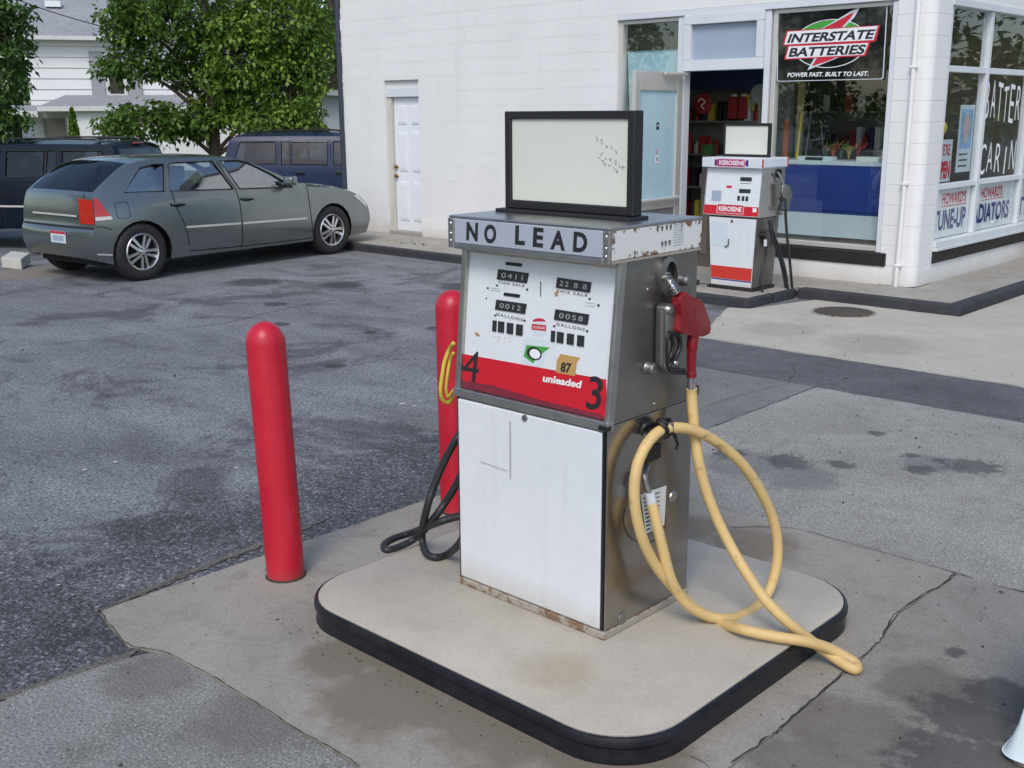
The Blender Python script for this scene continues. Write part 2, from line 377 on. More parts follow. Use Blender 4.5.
def add_lathe(bm, prof, seg, origin, axis=(0, 0, 1), close=False):
    ax = Vector(axis).normalized(); a = ax.orthogonal().normalized(); b = ax.cross(a); o = Vector(origin); rings = []
    for r, h in prof:
        if r < 1e-6: rings.append([bm.verts.new(o+ax*h)])
        else: rings.append([bm.verts.new(o+ax*h+(a*math.cos(2*math.pi*k/seg)+b*math.sin(2*math.pi*k/seg))*r) for k in range(seg)])
    for i in range(len(rings)-(0 if close else 1)):
        A, B = rings[i], rings[(i+1) % len(rings)]
        for k in range(seg):
            k2 = (k+1) % seg
            if len(A) == 1 and len(B) == 1: continue
            if len(A) == 1: bm.faces.new((A[0], B[k], B[k2]))
            elif len(B) == 1: bm.faces.new((A[k], A[k2], B[0]))
            else: bm.faces.new((A[k], A[k2], B[k2], B[k]))
def lathe(name, prof, mat, origin, parent=None, seg=24, axis=(0, 0, 1), smooth=.7):
    bm = bmesh.new(); add_lathe(bm, prof, seg, origin, axis); return bmobj(name, bm, mat, parent, smooth)
_txt = {}
def text_verts(s, bold=0.0, space=1.0):
    k = (s, bold, space)
    if k in _txt: return _txt[k]
    cu = bpy.data.curves.new('t', 'FONT'); cu.body = s; cu.offset = bold; cu.space_character = space; cu.resolution_u = 4
    ob = bpy.data.objects.new('t', cu); COL.objects.link(ob); bpy.context.view_layer.update()
    me = bpy.data.meshes.new_from_object(ob.evaluated_get(bpy.context.evaluated_depsgraph_get()))
    vsx = [v.co[:2] for v in me.vertices]; fs = [tuple(p.vertices) for p in me.polygons]
    bpy.data.objects.remove(ob); bpy.data.curves.remove(cu); bpy.data.meshes.remove(me)
    a = np.array(vsx); lo, hi = a.min(0), a.max(0); a = (a-lo)/(hi-lo)
    _txt[k] = (a, fs); return _txt[k]
def text(name, s, TL, TR, BL, mat, parent=None, lift=(0, 0, 0), bold=.0, space=1.0, thick=None):
    """lettering filling the parallelogram TL-TR-BL (3-D points)"""
    a, fs = text_verts(s, bold, space); TL, TR, BL = map(lambda p: np.array(p, float), (TL, TR, BL)); L = np.array(lift)
    bm = bmesh.new(); vv = [bm.verts.new(BL+(TR-TL)*x+(TL-BL)*y+L) for x, y in a]
    for f in fs:
        try: bm.faces.new([vv[i] for i in f])
        except ValueError: pass
    return bmobj(name, bm, mat, parent)
def poly(name, pts, mat, parent=None, lift=(0, 0, 0), thick=None):
    bm = bmesh.new(); L = Vector(lift); f = bm.faces.new([bm.verts.new(Vector(p)+L) for p in pts])
    if thick is not None:
        r = bmesh.ops.extrude_face_region(bm, geom=[f]); bmesh.ops.translate(bm, verts=[g for g in r['geom'] if isinstance(g, bmesh.types.BMVert)], vec=Vector(thick))
    return bmobj(name, bm, mat, parent)
def rrect(x0, y0, x1, y1, r, n=6):
    out = []
    for cx, cy, a0 in ((x1-r, y1-r, 0), (x0+r, y1-r, 90), (x0+r, y0+r, 180), (x1-r, y0+r, 270)):
        for k in range(n+1):
            a = math.radians(a0+90*k/n); out.append((cx+r*math.cos(a), cy+r*math.sin(a)))
    return out

# ================================================================== SETTING: ground
def ground_z(x): return 0.0 if x > -13.6 else (-.25 if x < -16.2 else -.25*(-13.6-x)/2.6)
bm = bmesh.new()
xs = [-400, -120, -60, -30, -16.2, -15.4, -14.5, -13.6, -8, 0, 30, 400]; ys = [-400, -60, 0, 6, 12, 30, 60, 400]
gv = [[bm.verts.new((x, y, ground_z(x))) for y in ys] for x in xs]
for i in range(len(xs)-1):
    for j in range(len(ys)-1): bm.faces.new((gv[i][j], gv[i+1][j], gv[i+1][j+1], gv[i][j+1]))
g = bmobj('ground', bm, M['asphalt']); tag(g, 'worn patchy grey asphalt of the forecourt and parking lot', kind='structure')
def wobble(pts, amp, n):
    out = []
    for i in range(len(pts)):
        a = np.array(pts[i], float); b = np.array(pts[(i+1) % len(pts)], float); d = b-a; L = np.linalg.norm(d); nn = np.array([-d[1], d[0]])/max(L, 1e-6)
        m = max(1, int(L*n))
        for k in range(m):
            out.append(a+d*k/m+(nn*random.uniform(-amp, amp) if k else nn*0))
    return out
def slab(name, pts, top, mat, amp=.006, n=7, parent=None):
    P = wobble(pts, amp, n)
    bm = bmesh.new(); add_prism(bm, [(p[0], p[1], -.06) for p in P], (0, 0, top+.06))
    ed = [e for e in bm.edges if all(v.co.z > 0 for v in e.verts)]
    bmesh.ops.bevel(bm, geom=ed, offset=min(.004, top*.6), segments=1, affect='EDGES', clamp_overlap=True)
    o = bmobj(name, bm, mat, parent)
    return o
pv = bpy.data.objects.new('pavement', None); link(pv); tag(pv, 'concrete paving slabs of the forecourt', kind='structure')
CR = [tuple(gnd(u, v)[:2]) for u, v in ((954, 577), (938, 590), (925, 597), (912, 607), (897, 615), (889, 628), (879, 645), (867, 655), (855, 668), (842, 677), (815, 700), (792, 720), (776, 736), (762, 745), (732, 768))]+[(-1.44, 2.2), (-1.46, 1.735)]
CL = [tuple(gnd(u, v)[:2]) for u, v in ((100, 614), (112, 630), (128, 647), (155, 653), (172, 658), (190, 668), (212, 679), (230, 691), (256, 706), (280, 722), (305, 738), (330, 751), (360, 770))]
def off(P, d): return [(x+d[0], y+d[1]) for x, y in P]
slab('slab', CL+[(-1.9, 1.735)]+CR[::-1]+[(-1.53, 4.205), (-3.72, 4.205)], .012, M['apron'], .004, parent=pv)
slab('slab', [(1.2, -3), (1.2, 1.725), (-1.9, 1.725)]+off(CL[3:], (0, -.005))[::-1]+[tuple(gnd(u, v)[:2]) for u, v in ((140, 657), (100, 668), (60, 683), (25, 693), (0, 704))]+[(-3.3, 1.0), (-3.25, -3)], .008, M['slab_left'], .006, parent=pv)
slab('slab', off(CR, (.005, 0))+[(3.5, 1.75), (3.5, 4.20), (-1.48, 4.203)], .010, M['slab_right'], .003, parent=pv)
slab('slab', [(-3.40, 4.215), (3.5, 4.215), (3.5, 6.66), (-3.42, 6.64)], .009, M['slab_agg'], .012, parent=pv)
slab('slab', [(-4.85, 4.215), (-3.412, 4.215), (-3.43, 6.64), (-4.72, 6.62)], .007, M['slab_far'], .012, parent=pv)
slab('asphalt_strip', [(-4.95, 6.65), (6, 6.68), (6, 7.58), (-4.98, 7.54)], .005, M['strip'], .012, parent=pv)
slab('slab', [(-4.97, 7.55), (8, 7.60), (8, 9.845), (-5.15, 9.845), (-5.36, 8.98), (-5.55, 8.9)], .008, M['light_conc'], .006, parent=pv)
slab('slab', [(-3.73, 9.845), (8, 9.845), (8, 24), (-3.73, 24)], .0085, M['light_conc'], .0, parent=pv)
def crack(pts, w, z=.014, parent=pv, name='crack'):
    P = catmull([(p[0], p[1], z) for p in pts], 5); bm = bmesh.new(); prev = None
    jit = [random.uniform(-1, 1) for _ in P]
    for i, p in enumerate(P):
        t = P[min(i+1, len(P)-1)]-P[max(i-1, 0)]; t = t/np.linalg.norm(t); nn = np.array([-t[1], t[0], 0])
        ww = w*random.uniform(.1, .5); c = p+nn*jit[i]*w*.5
        a, b = bm.verts.new(c+nn*ww), bm.verts.new(c-nn*ww)
        if prev: bm.faces.new((prev[0], a, b, prev[1]))
        prev = (a, b)
    bmobj(name, bm, M['crack'], parent)
crack([gnd(u, v) for u, v in ((954, 577), (938, 590), (925, 597), (897, 615), (886, 632), (879, 645), (867, 655), (842, 677), (815, 700), (792, 720), (776, 736), (762, 745), (732, 768))], .009)
crack([gnd(u, v) for u, v in ((732, 530), (792, 531), (852, 547), (900, 560), (947, 573), (1024, 596), (1060, 606))], .006)
crack(CL, .006)
crack([gnd(u, v) for u, v in ((97, 613), (150, 592), (205, 568), (262, 548))], .006, .006)
crack([gnd(u, v) for u, v in ((690, 760), (705, 768), (712, 780))], .004)
crack([gnd(u, v) for u, v in ((715, 428), (760, 410), (817, 388))], .008)
crack([gnd(u, v) for u, v in ((690, 415), (730, 400), (790, 384))], .005)
crack([gnd(u, v) for u, v in ((788, 382), (795, 375), (792, 368))], .006)
crack([gnd(u, v) for u, v in ((817, 388), (900, 402), (1024, 421))], .006)
crack([gnd(u, v) for u, v in ((702, 338), (800, 354), (900, 370), (1024, 388))], .006)
crack([gnd(u, v) for u, v in ((40, 345), (110, 338), (170, 330), (240, 322))], .010, .004)
crack([gnd(u, v) for u, v in ((230, 322), (300, 306), (370, 296), (430, 290))], .010, .004)
for u, v, r in ((85, 470, .02), (115, 462, .025), (236, 468, .02), (310, 449, .012), (402, 404, .03), (415, 406, .02), (58, 585, .01), (905, 318, .02), (455, 720, .0)):
    if r:   # small pale scraps of litter
        p = gnd(u, v, .006); pts = [(p[0]+r*.8*random.uniform(.3, 1.2)*math.cos(a), p[1]+r*.8*random.uniform(.3, 1.2)*math.sin(a), .006+random.uniform(0, .002)) for a in (0, 1.2, 2.5, 3.6, 5)]
        tag(poly('litter_scrap', pts, M['blockstone'], thick=(0, 0, .001)), 'tiny pale scrap of litter lying on the pavement', 'litter', 'litter scraps')
def ribbon(pts, wa, wb, z, mat, name):
    P = catmull([(p[0], p[1], z) for p in pts], 8); bm = bmesh.new(); pr = None
    for i, p in enumerate(P):
        t = P[min(i+1, len(P)-1)]-P[max(i-1, 0)]; t = t/np.linalg.norm(t); nn = np.array([-t[1], t[0], 0]); tp = min(1, i/4, (len(P)-1-i)/4)+.02
        q = (bm.verts.new(p+nn*random.uniform(.4, 1)*wa*tp), bm.verts.new(p-nn*random.uniform(.4, 1)*wb*tp))
        if pr: bm.faces.new((pr[0], q[0], q[1], pr[1]))
        pr = q
    bmobj(name, bm, mat, pv)
M['crumble'] = concrete('crumbled_edge', (.12, .108, .09), (.20, .185, .16), .7, bump=.9)
ribbon([gnd(u, v) for u, v in ((98, 613), (140, 594), (180, 577), (225, 559), (270, 541), (330, 518))], .02, .035, .005, M['crumble'], 'crumbled_edge')
ribbon([gnd(u, v) for u, v in ((-10, 702), (30, 690), (70, 677), (110, 662), (140, 650))], .03, .04, .005, M['crumble'], 'crumbled_edge')
# gravel verge beyond the lot (far left)
b = NB('gravel'); n1 = b.noise(12, 6, .7); c = b.mix(n1, (.16, .13, .10), (.30, .27, .23)); M['gravel'] = b.out(c, .95, 0, b.bump(b.noise(40, 4, .7), .8, .02))
b = NB('grass'); n1 = b.noise(3, 6, .7); c = b.mix(n1, (.03, .06, .015), (.08, .12, .03)); M['grass'] = b.out(c, .95, 0, b.bump(b.noise(60, 4, .7), .8, .03))
slab('gravel_verge', [(-13.3, 2.4), (-12.6, 5.6), (-13.0, 6.5), (-13.55, 6.4), (-13.55, 1.5)], .004, M['gravel'], .05, 4, parent=pv)
def gpoly(name, pts, mat, label):
    tag(poly(name, pts, mat), label, kind='structure')
gpoly('lawn', [(-90, -30, -.24), (-22, -30, -.24), (-20, 60, -.24), (-90, 60, -.24)], M['grass'], 'lawn around the white house behind the parking lot')
# sidewalk with black-painted kerb along the shop
sw = bpy.data.objects.new('sidewalk', None); link(sw); tag(sw, 'raised concrete sidewalk along the shop wall', kind='structure')
box('paving', (-13.6, 9.56, .0), (-6.0, 10.604, .098), M['walk'], sw, .01)
box('paving', (-5.995, 9.99, .0), (-3.88, 10.604, .1), M['walk'], sw, .01)
box('paving', (-4.498, 10.607, .0), (-3.88, 20, .1), M['walk'], sw, .01)
box('kerb', (-13.6, 9.45, -.02), (-6.16, 9.557, .097), M['curb_black'], sw, .018, 2)
box('kerb', (-5.35, 9.85, -.02), (-3.74, 9.987, .102), M['curb_black'], sw, .018, 2)
box('kerb', (-3.877, 9.99, -.02), (-3.742, 20, .102), M['curb_black'], sw, .018, 2)

# ================================================================== SHOP BUILDING
WY = 10.602; WX0, WX1 = -13.35, -4.50; SX = -4.50
shop = empty('shop_building', (-9, 12, .1), 'low white painted block garage shop with corner windows', 'building')
TOP = 3.6
JL = -8.24      # left jamb of the glazed front
DL, DR, DT = -12.42, -11.70, 2.262     # side door recess
# backing masonry (2 cm behind the faces of the blocks)
wall = box('wall', (WX0+.01, WY+.0028, .0), (DL, WY+.22, TOP), M['wall'], shop)
box('wall', (DR, WY+.0028, .0), (JL, WY+.22, TOP), M['wall'], shop)
box('wall', (DL+.001, WY+.0028, DT), (DR-.001, WY+.22, TOP), M['wall'], shop)
box('wall', (JL+.001, WY+.0028, 2.90), (WX1-.02, WY+.22, TOP), M['wall'], shop)
box('wall', (WX0+.01, WY+.23, 0), (WX0+.22, 20, TOP), M['wall'], shop)
box('wall', (SX-.22, 14.95, 0), (SX, 20, TOP), M['wall'], shop)
box('wall', (SX-.21, WY+.45, 2.86), (SX-.02, 14.94, TOP), M['wall'], shop)
box('roof', (WX0-.05, WY-.05, TOP), (SX+.15, 20.1, TOP+.18), M['navy_pipe'], shop, .02)
box('wall', (WX0+.01, 19.8, 0), (SX, 20, TOP-.01), M['wall'], shop)
# single blocks, painted over (course 0.2 m, block 0.4 m)
def block_mesh(w, h=.2):
    bm = bmesh.new(); add_box(bm, (0, 0, 0), (w, .03, h))
    ed = [e for e in bm.edges if all(v.co.y < .001 for v in e.verts)]
    bmesh.ops.bevel(bm, geom=ed, offset=.0014, segments=2, affect='EDGES')
    me = bpy.data.meshes.new('block'); bm.to_mesh(me); bm.free(); me.materials.append(M['wall']); return me
_bm = {}
def put_block(x0, x1, z, y=None, h=.2, parent=wall):
    k = (round(x1-x0, 3), round(h, 3))
    if k[0] < .03: return
    if k not in _bm: _bm[k] = block_mesh(x1-x0-.001, h-.001)
    o = bpy.data.objects.new('block', _bm[k]); link(o)
    o.location = (x0, (WY if y is None else y)+random.uniform(-.0005, .0005), z); setpar(o, parent)
for r in range(16):
    z = .1+.2*r; off = .2*(r % 2); x = WX0-off
    while x < JL-.001 or (z >= 2.899 and x < WX1-.42):
        a, b2 = max(x, WX0), x+.4
        lim = JL if z < 2.899 else WX1-.38
        b2 = min(b2, lim)
        if z < DT-.001 and b2 > DL and a < DR:        # door recess
            zt = min(z+.2, DT)
            if a < DL: put_block(a, DL, z)
            if b2 > DR: put_block(DR, b2, z)
            if z+.2 > DT+.03: put_block(max(a, DL), min(b2, DR), DT, h=z+.2-DT)
        else:
            if b2 > a: put_block(a, b2, z)
        x += .4
# corner pier of rounded blocks
for r in range(16):
    z = .1+.2*r; w0, w1 = -4.862, SX; yb = 11.0
    R = .10; pts = [(w0, WY+.002), (w1-R, WY+.002)]+[(w1-R+R*math.sin(a), WY+.002+R-R*math.cos(a)) for a in [math.radians(t) for t in range(5, 90, 5)]]+[(w1, WY+R+.002), (w1, yb), (w0, yb)]
    bm = bmesh.new(); add_prism(bm, [(p[0], p[1], z+.0008) for p in pts], (0, 0, .1984))
    bmesh.ops.bevel(bm, geom=[e for e in bm.edges if abs(e.verts[0].co.z-e.verts[1].co.z) < 1e-5], offset=.0022, segments=1, affect='EDGES')
    bmobj('pier_block', bm, M['pier'], shop)
# navy corner pipe at the far left, drain pipe on the pier
tube('corner_pipe', [(WX0-.03, WY-.03, .1), (WX0-.03, WY-.03, TOP)], .035, M['navy_pipe'], shop)
pp = tube('drain_pipe', catmull([(-4.655, WY-.03, 3.5), (-4.655, WY-.03, 1.2), (-4.662, WY-.03, .4), (-4.665, WY-.035, .1)], 6), .022, M['pier'], shop)
for z in (.3, 1.1, 2.2): box('pipe_clip', (-4.69, WY-.056, z), (-4.62, WY-.003, z+.025), M['pier'], pp, .004)
# side door -------------------------------------------------------
door = box('door', (-12.335, WY+.10, .15), (DR-.005, WY+.145, 2.03), M['door_white'], shop, .003)
pw = [(-12.25, -12.06), (-11.97, -11.78)]
for x0, x1 in pw:
    for z0, z1 in ((.30, .85), (1.0, 1.55), (1.66, 1.92)):
        fr = box('door_panel', (x0, WY+.088, z0), (x1, WY+.102, z1), M['door_white'], door, .008, 2)
        box('panel_field', (x0+.03, WY+.082, z0+.03), (x1-.03, WY+.09, z1-.03), M['door_white'], fr, .004)
for z in (.93, 1.06): lathe('door_knob', [(0, .05), (.02, .048), (.028, .03), (.014, .012), (.024, 0), (0, 0)], M['brass'], (-12.295, WY+.10, z), door, 14, (0, -1, 0))
df = box('door_frame', (DL+.002, WY+.05, .1), (-12.34, WY+.16, 2.03), M['frame_cream'], shop, .004)
box('door_frame', (DL+.002, WY+.03, 2.033), (DR-.002, WY+.15, 2.14), M['trim'], shop, .006)
box('door_frame', (DL+.002, WY+.05, 2.143), (DR-.002, WY+.15, 2.26), M['wall'], shop, .004)
box('door_step', (DL+.002, WY+.02, .085), (DR-.002, WY+.18, .148), M['walk'], shop, .006)
# glazed front ------------------------------------------------------
def fbar(name, x0, x1, z0, z1, y0=WY+.03, y1=WY+.12, m='trim', par=shop, bev=.004): return box(name, (x0, y0, z0), (x1, y1, z1), M[m], par, bev)
fbar('window_header', JL, -4.865, 2.835, 2.897, WY-.01, WY+.14)
fbar('jamb', JL, JL+.055, .1, 2.83, m='alu')
fbar('mullion', -7.40, -7.30, .1, 2.832, WY+.01, WY+.13)
fbar('mullion', -6.30, -6.235, .1, 2.832, WY+.01, WY+.13)
fbar('mullion', -6.22, -6.17, .42, 2.832, WY+.03, WY+.12, m='alu')
fbar('mullion', -4.92, -4.866, .42, 2.832, WY+.01, WY+.13)
fbar('window_rail', -6.168, -4.922, .425, .475, m='alu')
fbar('window_rail', -6.168, -4.922, 2.79, 2.832, m='alu')
fbar('sill_strip', -6.30, -4.80, .285, .42, WY-.02, WY+.16, 'dark_sill', bev=.01)
box('wall', (-6.30, WY+.0028, .0), (-4.865, WY+.16, .283), M['pier'], shop, .003)
tw = fbar('window', -6.165, -4.925, .478, 2.788, WY+.075, WY+.081, 'glass', bev=0)
# transom over the doorway
fbar('transom_frame', -7.298, -6.302, 2.245, 2.36, WY-.03, WY+.10)
fbar('transom_frame', -7.298, -6.302, 2.735, 2.833, WY-.03, WY+.10)
fbar('transom_frame', -7.298, -7.21, 2.362, 2.733, WY-.03, WY+.10)
fbar('transom_frame', -6.385, -6.302, 2.362, 2.733, WY-.03, WY+.10)
fbar('transom_panel', -7.208, -6.387, 2.364, 2.731, WY+.03, WY+.04, 'film2', bev=0)
# sidelight: dark pane on top, pale film behind the lower pane
fbar('window_rail', JL+.057, -7.402, .1, .22, m='alu')
fbar('window_rail', JL+.057, -7.402, 2.79, 2.832, m='alu')
fbar('window', JL+.056, -7.401, .222, 2.788, WY+.075, WY+.081, 'glass', bev=0)
fbar('dark_panel', JL+.10, -7.401, 2.50, 2.788, WY+.10, WY+.106, 'dark_glass', bev=0)
poly('blue_film', [(JL+.06, WY+.12, 2.498), (-7.401, WY+.12, 2.498), (-7.401, WY+.12, .23), (JL+.2, WY+.12, .23)], M['film'], shop, thick=(0, .004, 0))
# open glass door, hinged at the left of the doorway
ang = 1.62; hx, hy = -7.29, WY-.03; du = np.array([-math.cos(ang), -math.sin(ang), 0]); dn = np.array([math.sin(ang), -math.cos(ang), 0])
if dn[0] < 0: dn = -dn
def dpt(s, z, o=0.0): return np.array([hx, hy, z])+du*s+dn*o
def dbar(name, s0, s1, z0, z1, m, par, t=.045, o=0.0):
    return prism(name, [dpt(s0, z0, o), dpt(s1, z0, o), dpt(s1, z1, o), dpt(s0, z1, o)], tuple(-dn*t), M[m], par, .003, 1)
DWD = .93; ZB, ZT = .12, 2.235
gd = dbar('glass_door', 0.0, .10, ZB, ZT, 'alu', shop)
dbar('stile', DWD-.10, DWD, ZB, ZT, 'alu', gd); dbar('rail', .101, DWD-.101, ZT-.20, ZT, 'alu', gd); dbar('rail', .101, DWD-.101, .76, .86, 'alu', gd); dbar('rail', .101, DWD-.101, ZB, ZB+.14, 'alu', gd)
dbar('door_glass', .102, DWD-.102, .862, ZT-.202, 'film', gd, .01, -.02)
dbar('kick_panel', .102, DWD-.102, ZB+.142, .758, 'grey_panel', gd, .012, -.012)
dbar('push_bar', .05, DWD-.05, .865, .885, 'trim', gd, .02, .04)
dbar('door_closer', -.02, .42, ZT-.035, ZT-.005, 'alu', gd, .03, .05)
for s, z, w, h, m in ((.46, 1.66, .05, .075, 'ink'), (.46, 1.665, .02, .02, 'white_ink'), (.46, 1.30, .07, .09, 'white_ink'), (.47, 1.39, .05, .05, 'alu'), (.46, 1.305, .02, .03, 'ink')):
    dbar('sticker', s-w/2, s+w/2, z-h/2, z+h/2, m, gd, .002, -.0165+(.001 if w < .03 else 0))
text('numeral', '1B', dpt(.36, 1.98, -.0172), dpt(.18, 1.98, -.0172), dpt(.36, 1.62, -.0172), M['white_board'], gd)
# room behind
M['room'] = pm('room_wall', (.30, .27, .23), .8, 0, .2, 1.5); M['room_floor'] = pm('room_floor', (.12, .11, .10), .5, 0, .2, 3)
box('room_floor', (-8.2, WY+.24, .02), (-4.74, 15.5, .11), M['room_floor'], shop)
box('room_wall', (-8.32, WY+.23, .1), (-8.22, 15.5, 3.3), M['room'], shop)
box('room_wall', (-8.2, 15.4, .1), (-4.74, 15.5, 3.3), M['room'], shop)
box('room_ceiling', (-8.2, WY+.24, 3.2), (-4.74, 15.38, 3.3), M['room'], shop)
# side glazing (plane x = SX)
def sbar(name, y0, y1, z0, z1, x0=SX-.10, x1=SX-.015, m='trim', bev=.004): return box(name, (x0, y0, z0), (x1, y1, z1), M[m], shop, bev)
Ys = [11.0, 12.10, 13.44, 14.9]
sbar('window_header', 11.005, 14.95, 2.79, 2.86, SX-.14, SX+.012)
sbar('window_rail', 11.005, 14.95, .46, .52, SX-.13, SX+.03)
sbar('sill_strip', 11.005, 14.95, .30, .42, SX-.16, SX+.02, 'dark_sill', .01)
sbar('window_sill', 11.005, 14.95, .423, .458, SX-.14, SX+.045)
box('wall', (SX-.2, 11.005, .0), (SX-.006, 14.95, .298), M['pier'], shop, .003)
for y in (11.005, 12.06, 13.38, 14.86): sbar('mullion', y, y+.075, .522, 2.788)
for i, (a, b2) in enumerate(((11.082, 12.058), (12.137, 13.378), (13.457, 14.858))):
    sbar('window_rail', a, b2, 1.03, 1.085, SX-.095, SX-.02); sbar('window_rail', a, b2, 2.175, 2.235, SX-.095, SX-.02)
    for z0, z1 in ((.523, 1.028), (1.087, 2.173), (2.237, 2.787)):
        sbar('window', a+.001, b2-.001, z0, z1, SX-.06, SX-.054, 'glass_side', 0)
# ---- signs and posters in the windows (things of their own)
def SY(u, v, y=WY+.06): return onY(u, v, y)
c8 = crop(760, 0, 7.314)
YS = WY+.055
def q8(x, y, d=0.0):
    u, v = c8(x, y); return onY(u, v, YS-d)
sgn = prism('battery_sign', [q8(*p) for p in ((128, 75), (140, 62), (925, 10), (938, 20), (905, 570), (893, 582), (132, 600), (120, 590))], (0, .012, 0), pm('glossy_black_sign', (.008, .010, .012), .05, 0, .1, 2, Coat_Weight=1.0, Coat_Roughness=.03))
tag(sgn, 'black battery brand sign with red arrow hung in the front window', 'sign')
def ring(name, pts, w, mat, par, d):
    c0 = np.mean(np.array(pts), 0); inner = [c0+(np.array(p)-c0)*(1-w) for p in pts]; bm = bmesh.new()
    A = [bm.verts.new(p) for p in pts]; B = [bm.verts.new(p) for p in inner]; n = len(A)
    for i in range(n): bm.faces.new((A[i], A[(i+1) % n], B[(i+1) % n], B[i]))
    return bmobj(name, bm, mat, par)
ring('sign_border', [q8(*p, .001) for p in ((130, 78), (142, 65), (923, 13), (935, 22), (903, 568), (891, 579), (134, 597), (123, 587))], .018, M['white_board'], sgn, 0)
el = [q8(515+275*math.cos(t), 318-20*math.cos(t)+178*math.sin(t), .0015) for t in np.linspace(0, 2*math.pi, 41)[:-1]]
ring('emblem_ring', el, .03, M['white_ink'], sgn, 0)
poly('emblem_green', [q8(515+265*math.cos(t), 318-20*math.cos(t)+170*math.sin(t), .0012) for t in np.linspace(math.pi*1.03, math.pi*2-.1, 24)], M['green_ink'], sgn)
poly('arrow_edge', [q8(*p, .0020) for p in ((735, 50), (690, 128), (600, 215), (420, 225), (520, 170), (660, 85))], M['white_board'], sgn)
poly('arrow', [q8(*p, .0026) for p in ((690, 85), (665, 130), (590, 208), (445, 215), (530, 172))], M['red_ink'], sgn)
poly('arrow_edge', [q8(*p, .0020) for p in ((345, 515), (400, 420), (590, 412), (540, 435), (410, 487))], M['white_board'], sgn)
poly('arrow', [q8(*p, .0026) for p in ((378, 485), (415, 425), (560, 420), (500, 445))], M['red_ink'], sgn)
poly('name_back', [q8(*p, .0032) for p in ((195, 225), (880, 183), (870, 215), (850, 300), (800, 312), (805, 330), (770, 410), (175, 437), (205, 335), (165, 335))], M['red_ink'], sgn)
poly('name_back', [q8(*p, .0037) for p in ((203, 232), (862, 190), (830, 292), (178, 326))], M['white_ink'], sgn)
poly('name_back', [q8(*p, .0037) for p in ((212, 340), (792, 314), (760, 400), (188, 428))], M['white_ink'], sgn)
text('lettering', 'INTERSTATE', q8(222, 248, .0045), q8(850, 212, .0045), q8(196, 316, .0045), M['ink'], sgn, bold=.035)
text('lettering', 'BATTERIES', q8(228, 350, .0045), q8(782, 324, .0045), q8(206, 418, .0045), M['ink'], sgn, bold=.035)
text('lettering', 'POWER FAST. BUILT TO LAST.', q8(206, 532, .0045), q8(800, 520, .0045), q8(198, 564, .0045), M['white_ink'], sgn, bold=.03)
def sx(u, v, d=0.0): return onX(u, v, SX-.075+d)
c3 = crop(930, 180, 6.404); c4 = crop(930, 0, 4.267)
def s3(x, y, d=0.0): return sx(*c3(x, y), d)
def s4(x, y, d=0.0): return sx(*c4(x, y), d)
def wboard(y0, y1, z0, z1): return [(SX-.078, y0, z0), (SX-.078, y1, z0), (SX-.078, y1, z1), (SX-.078, y0, z1)]
def wb_text(o, s, ya, yb, z0, z1, m, bold=.03): text('lettering', s, (SX-.0725, ya, z1), (SX-.0725, yb, z1), (SX-.0725, ya, z0), M[m], o, bold=bold)
for (a, b2), w2, lab, ext in (((11.10, 12.04), 'TUNE-UP', 'white tune-up board with red and blue lettering in the lowest window next to the pier', (11.14, 11.98)),
        ((12.15, 13.33), 'ADIATORS', 'white radiator service board with red and blue lettering under the painted pane', (12.18, 13.26)),
        ((13.47, 14.80), 'TERI', 'white lettered board cut off by the right edge of the photo', (13.49, 14.3))):
    o = prism('window_board', wboard(a, b2, .53, 1.02), (.004, 0, 0), M['white_ink']); tag(o, lab, 'sign')
    wb_text(o, "HOWARD'S", a+.22, min(b2-.08, a+.85), .865, .985, 'red_ink'); wb_text(o, w2, *ext, .60, .81, 'blue_ink', .035)
    poly('underline', [(SX-.0725, a+.22, .842), (SX-.0725, min(b2-.06, a+.9), .842), (SX-.0725, min(b2-.06, a+.9), .852), (SX-.0725, a+.22, .852)], M['red_ink'], o)
o = prism('open_sign', wboard(11.09, 11.47, 1.10, 1.52), (.004, 0, 0), M['white_board']); tag(o, 'white sign reading we are open in red in the side window', 'sign')
wb_text(o, "WE'RE", 11.13, 11.42, 1.36, 1.48, 'red_ink', .02); wb_text(o, 'OPEN', 11.11, 11.45, 1.13, 1.31, 'red_ink', .06)
M['poster_blue'] = pm('poster_blue', (.25, .42, .62), .5, 0, .4, 9); M['poster_skin'] = pm('poster_pale', (.6, .45, .45), .5, 0, .3, 12)
o = prism('poster', wboard(11.60, 11.98, 1.18, 1.86), (.004, 0, 0), M['white_board']); tag(o, 'tall blue and white poster hanging in the side window', 'poster')
poly('picture', [(SX-.0725, 11.64, 1.42), (SX-.0725, 11.94, 1.42), (SX-.0725, 11.94, 1.82), (SX-.0725, 11.64, 1.82)], M['poster_blue'], o)
poly('figure_print', [(SX-.0715, 11.79+.09*math.cos(t)*(1+.2*math.sin(3*t)), 1.62+.15*math.sin(t)) for t in np.linspace(0, 6.28, 15)[:-1]], M['poster_skin'], o)
for k in range(3): poly('caption_line', [(SX-.0725, 11.65, 1.37-.06*k), (SX-.0725, 11.88, 1.37-.06*k), (SX-.0725, 11.88, 1.355-.06*k), (SX-.0725, 11.65, 1.355-.06*k)], M['ink'], o)
rs = random.Random(8)
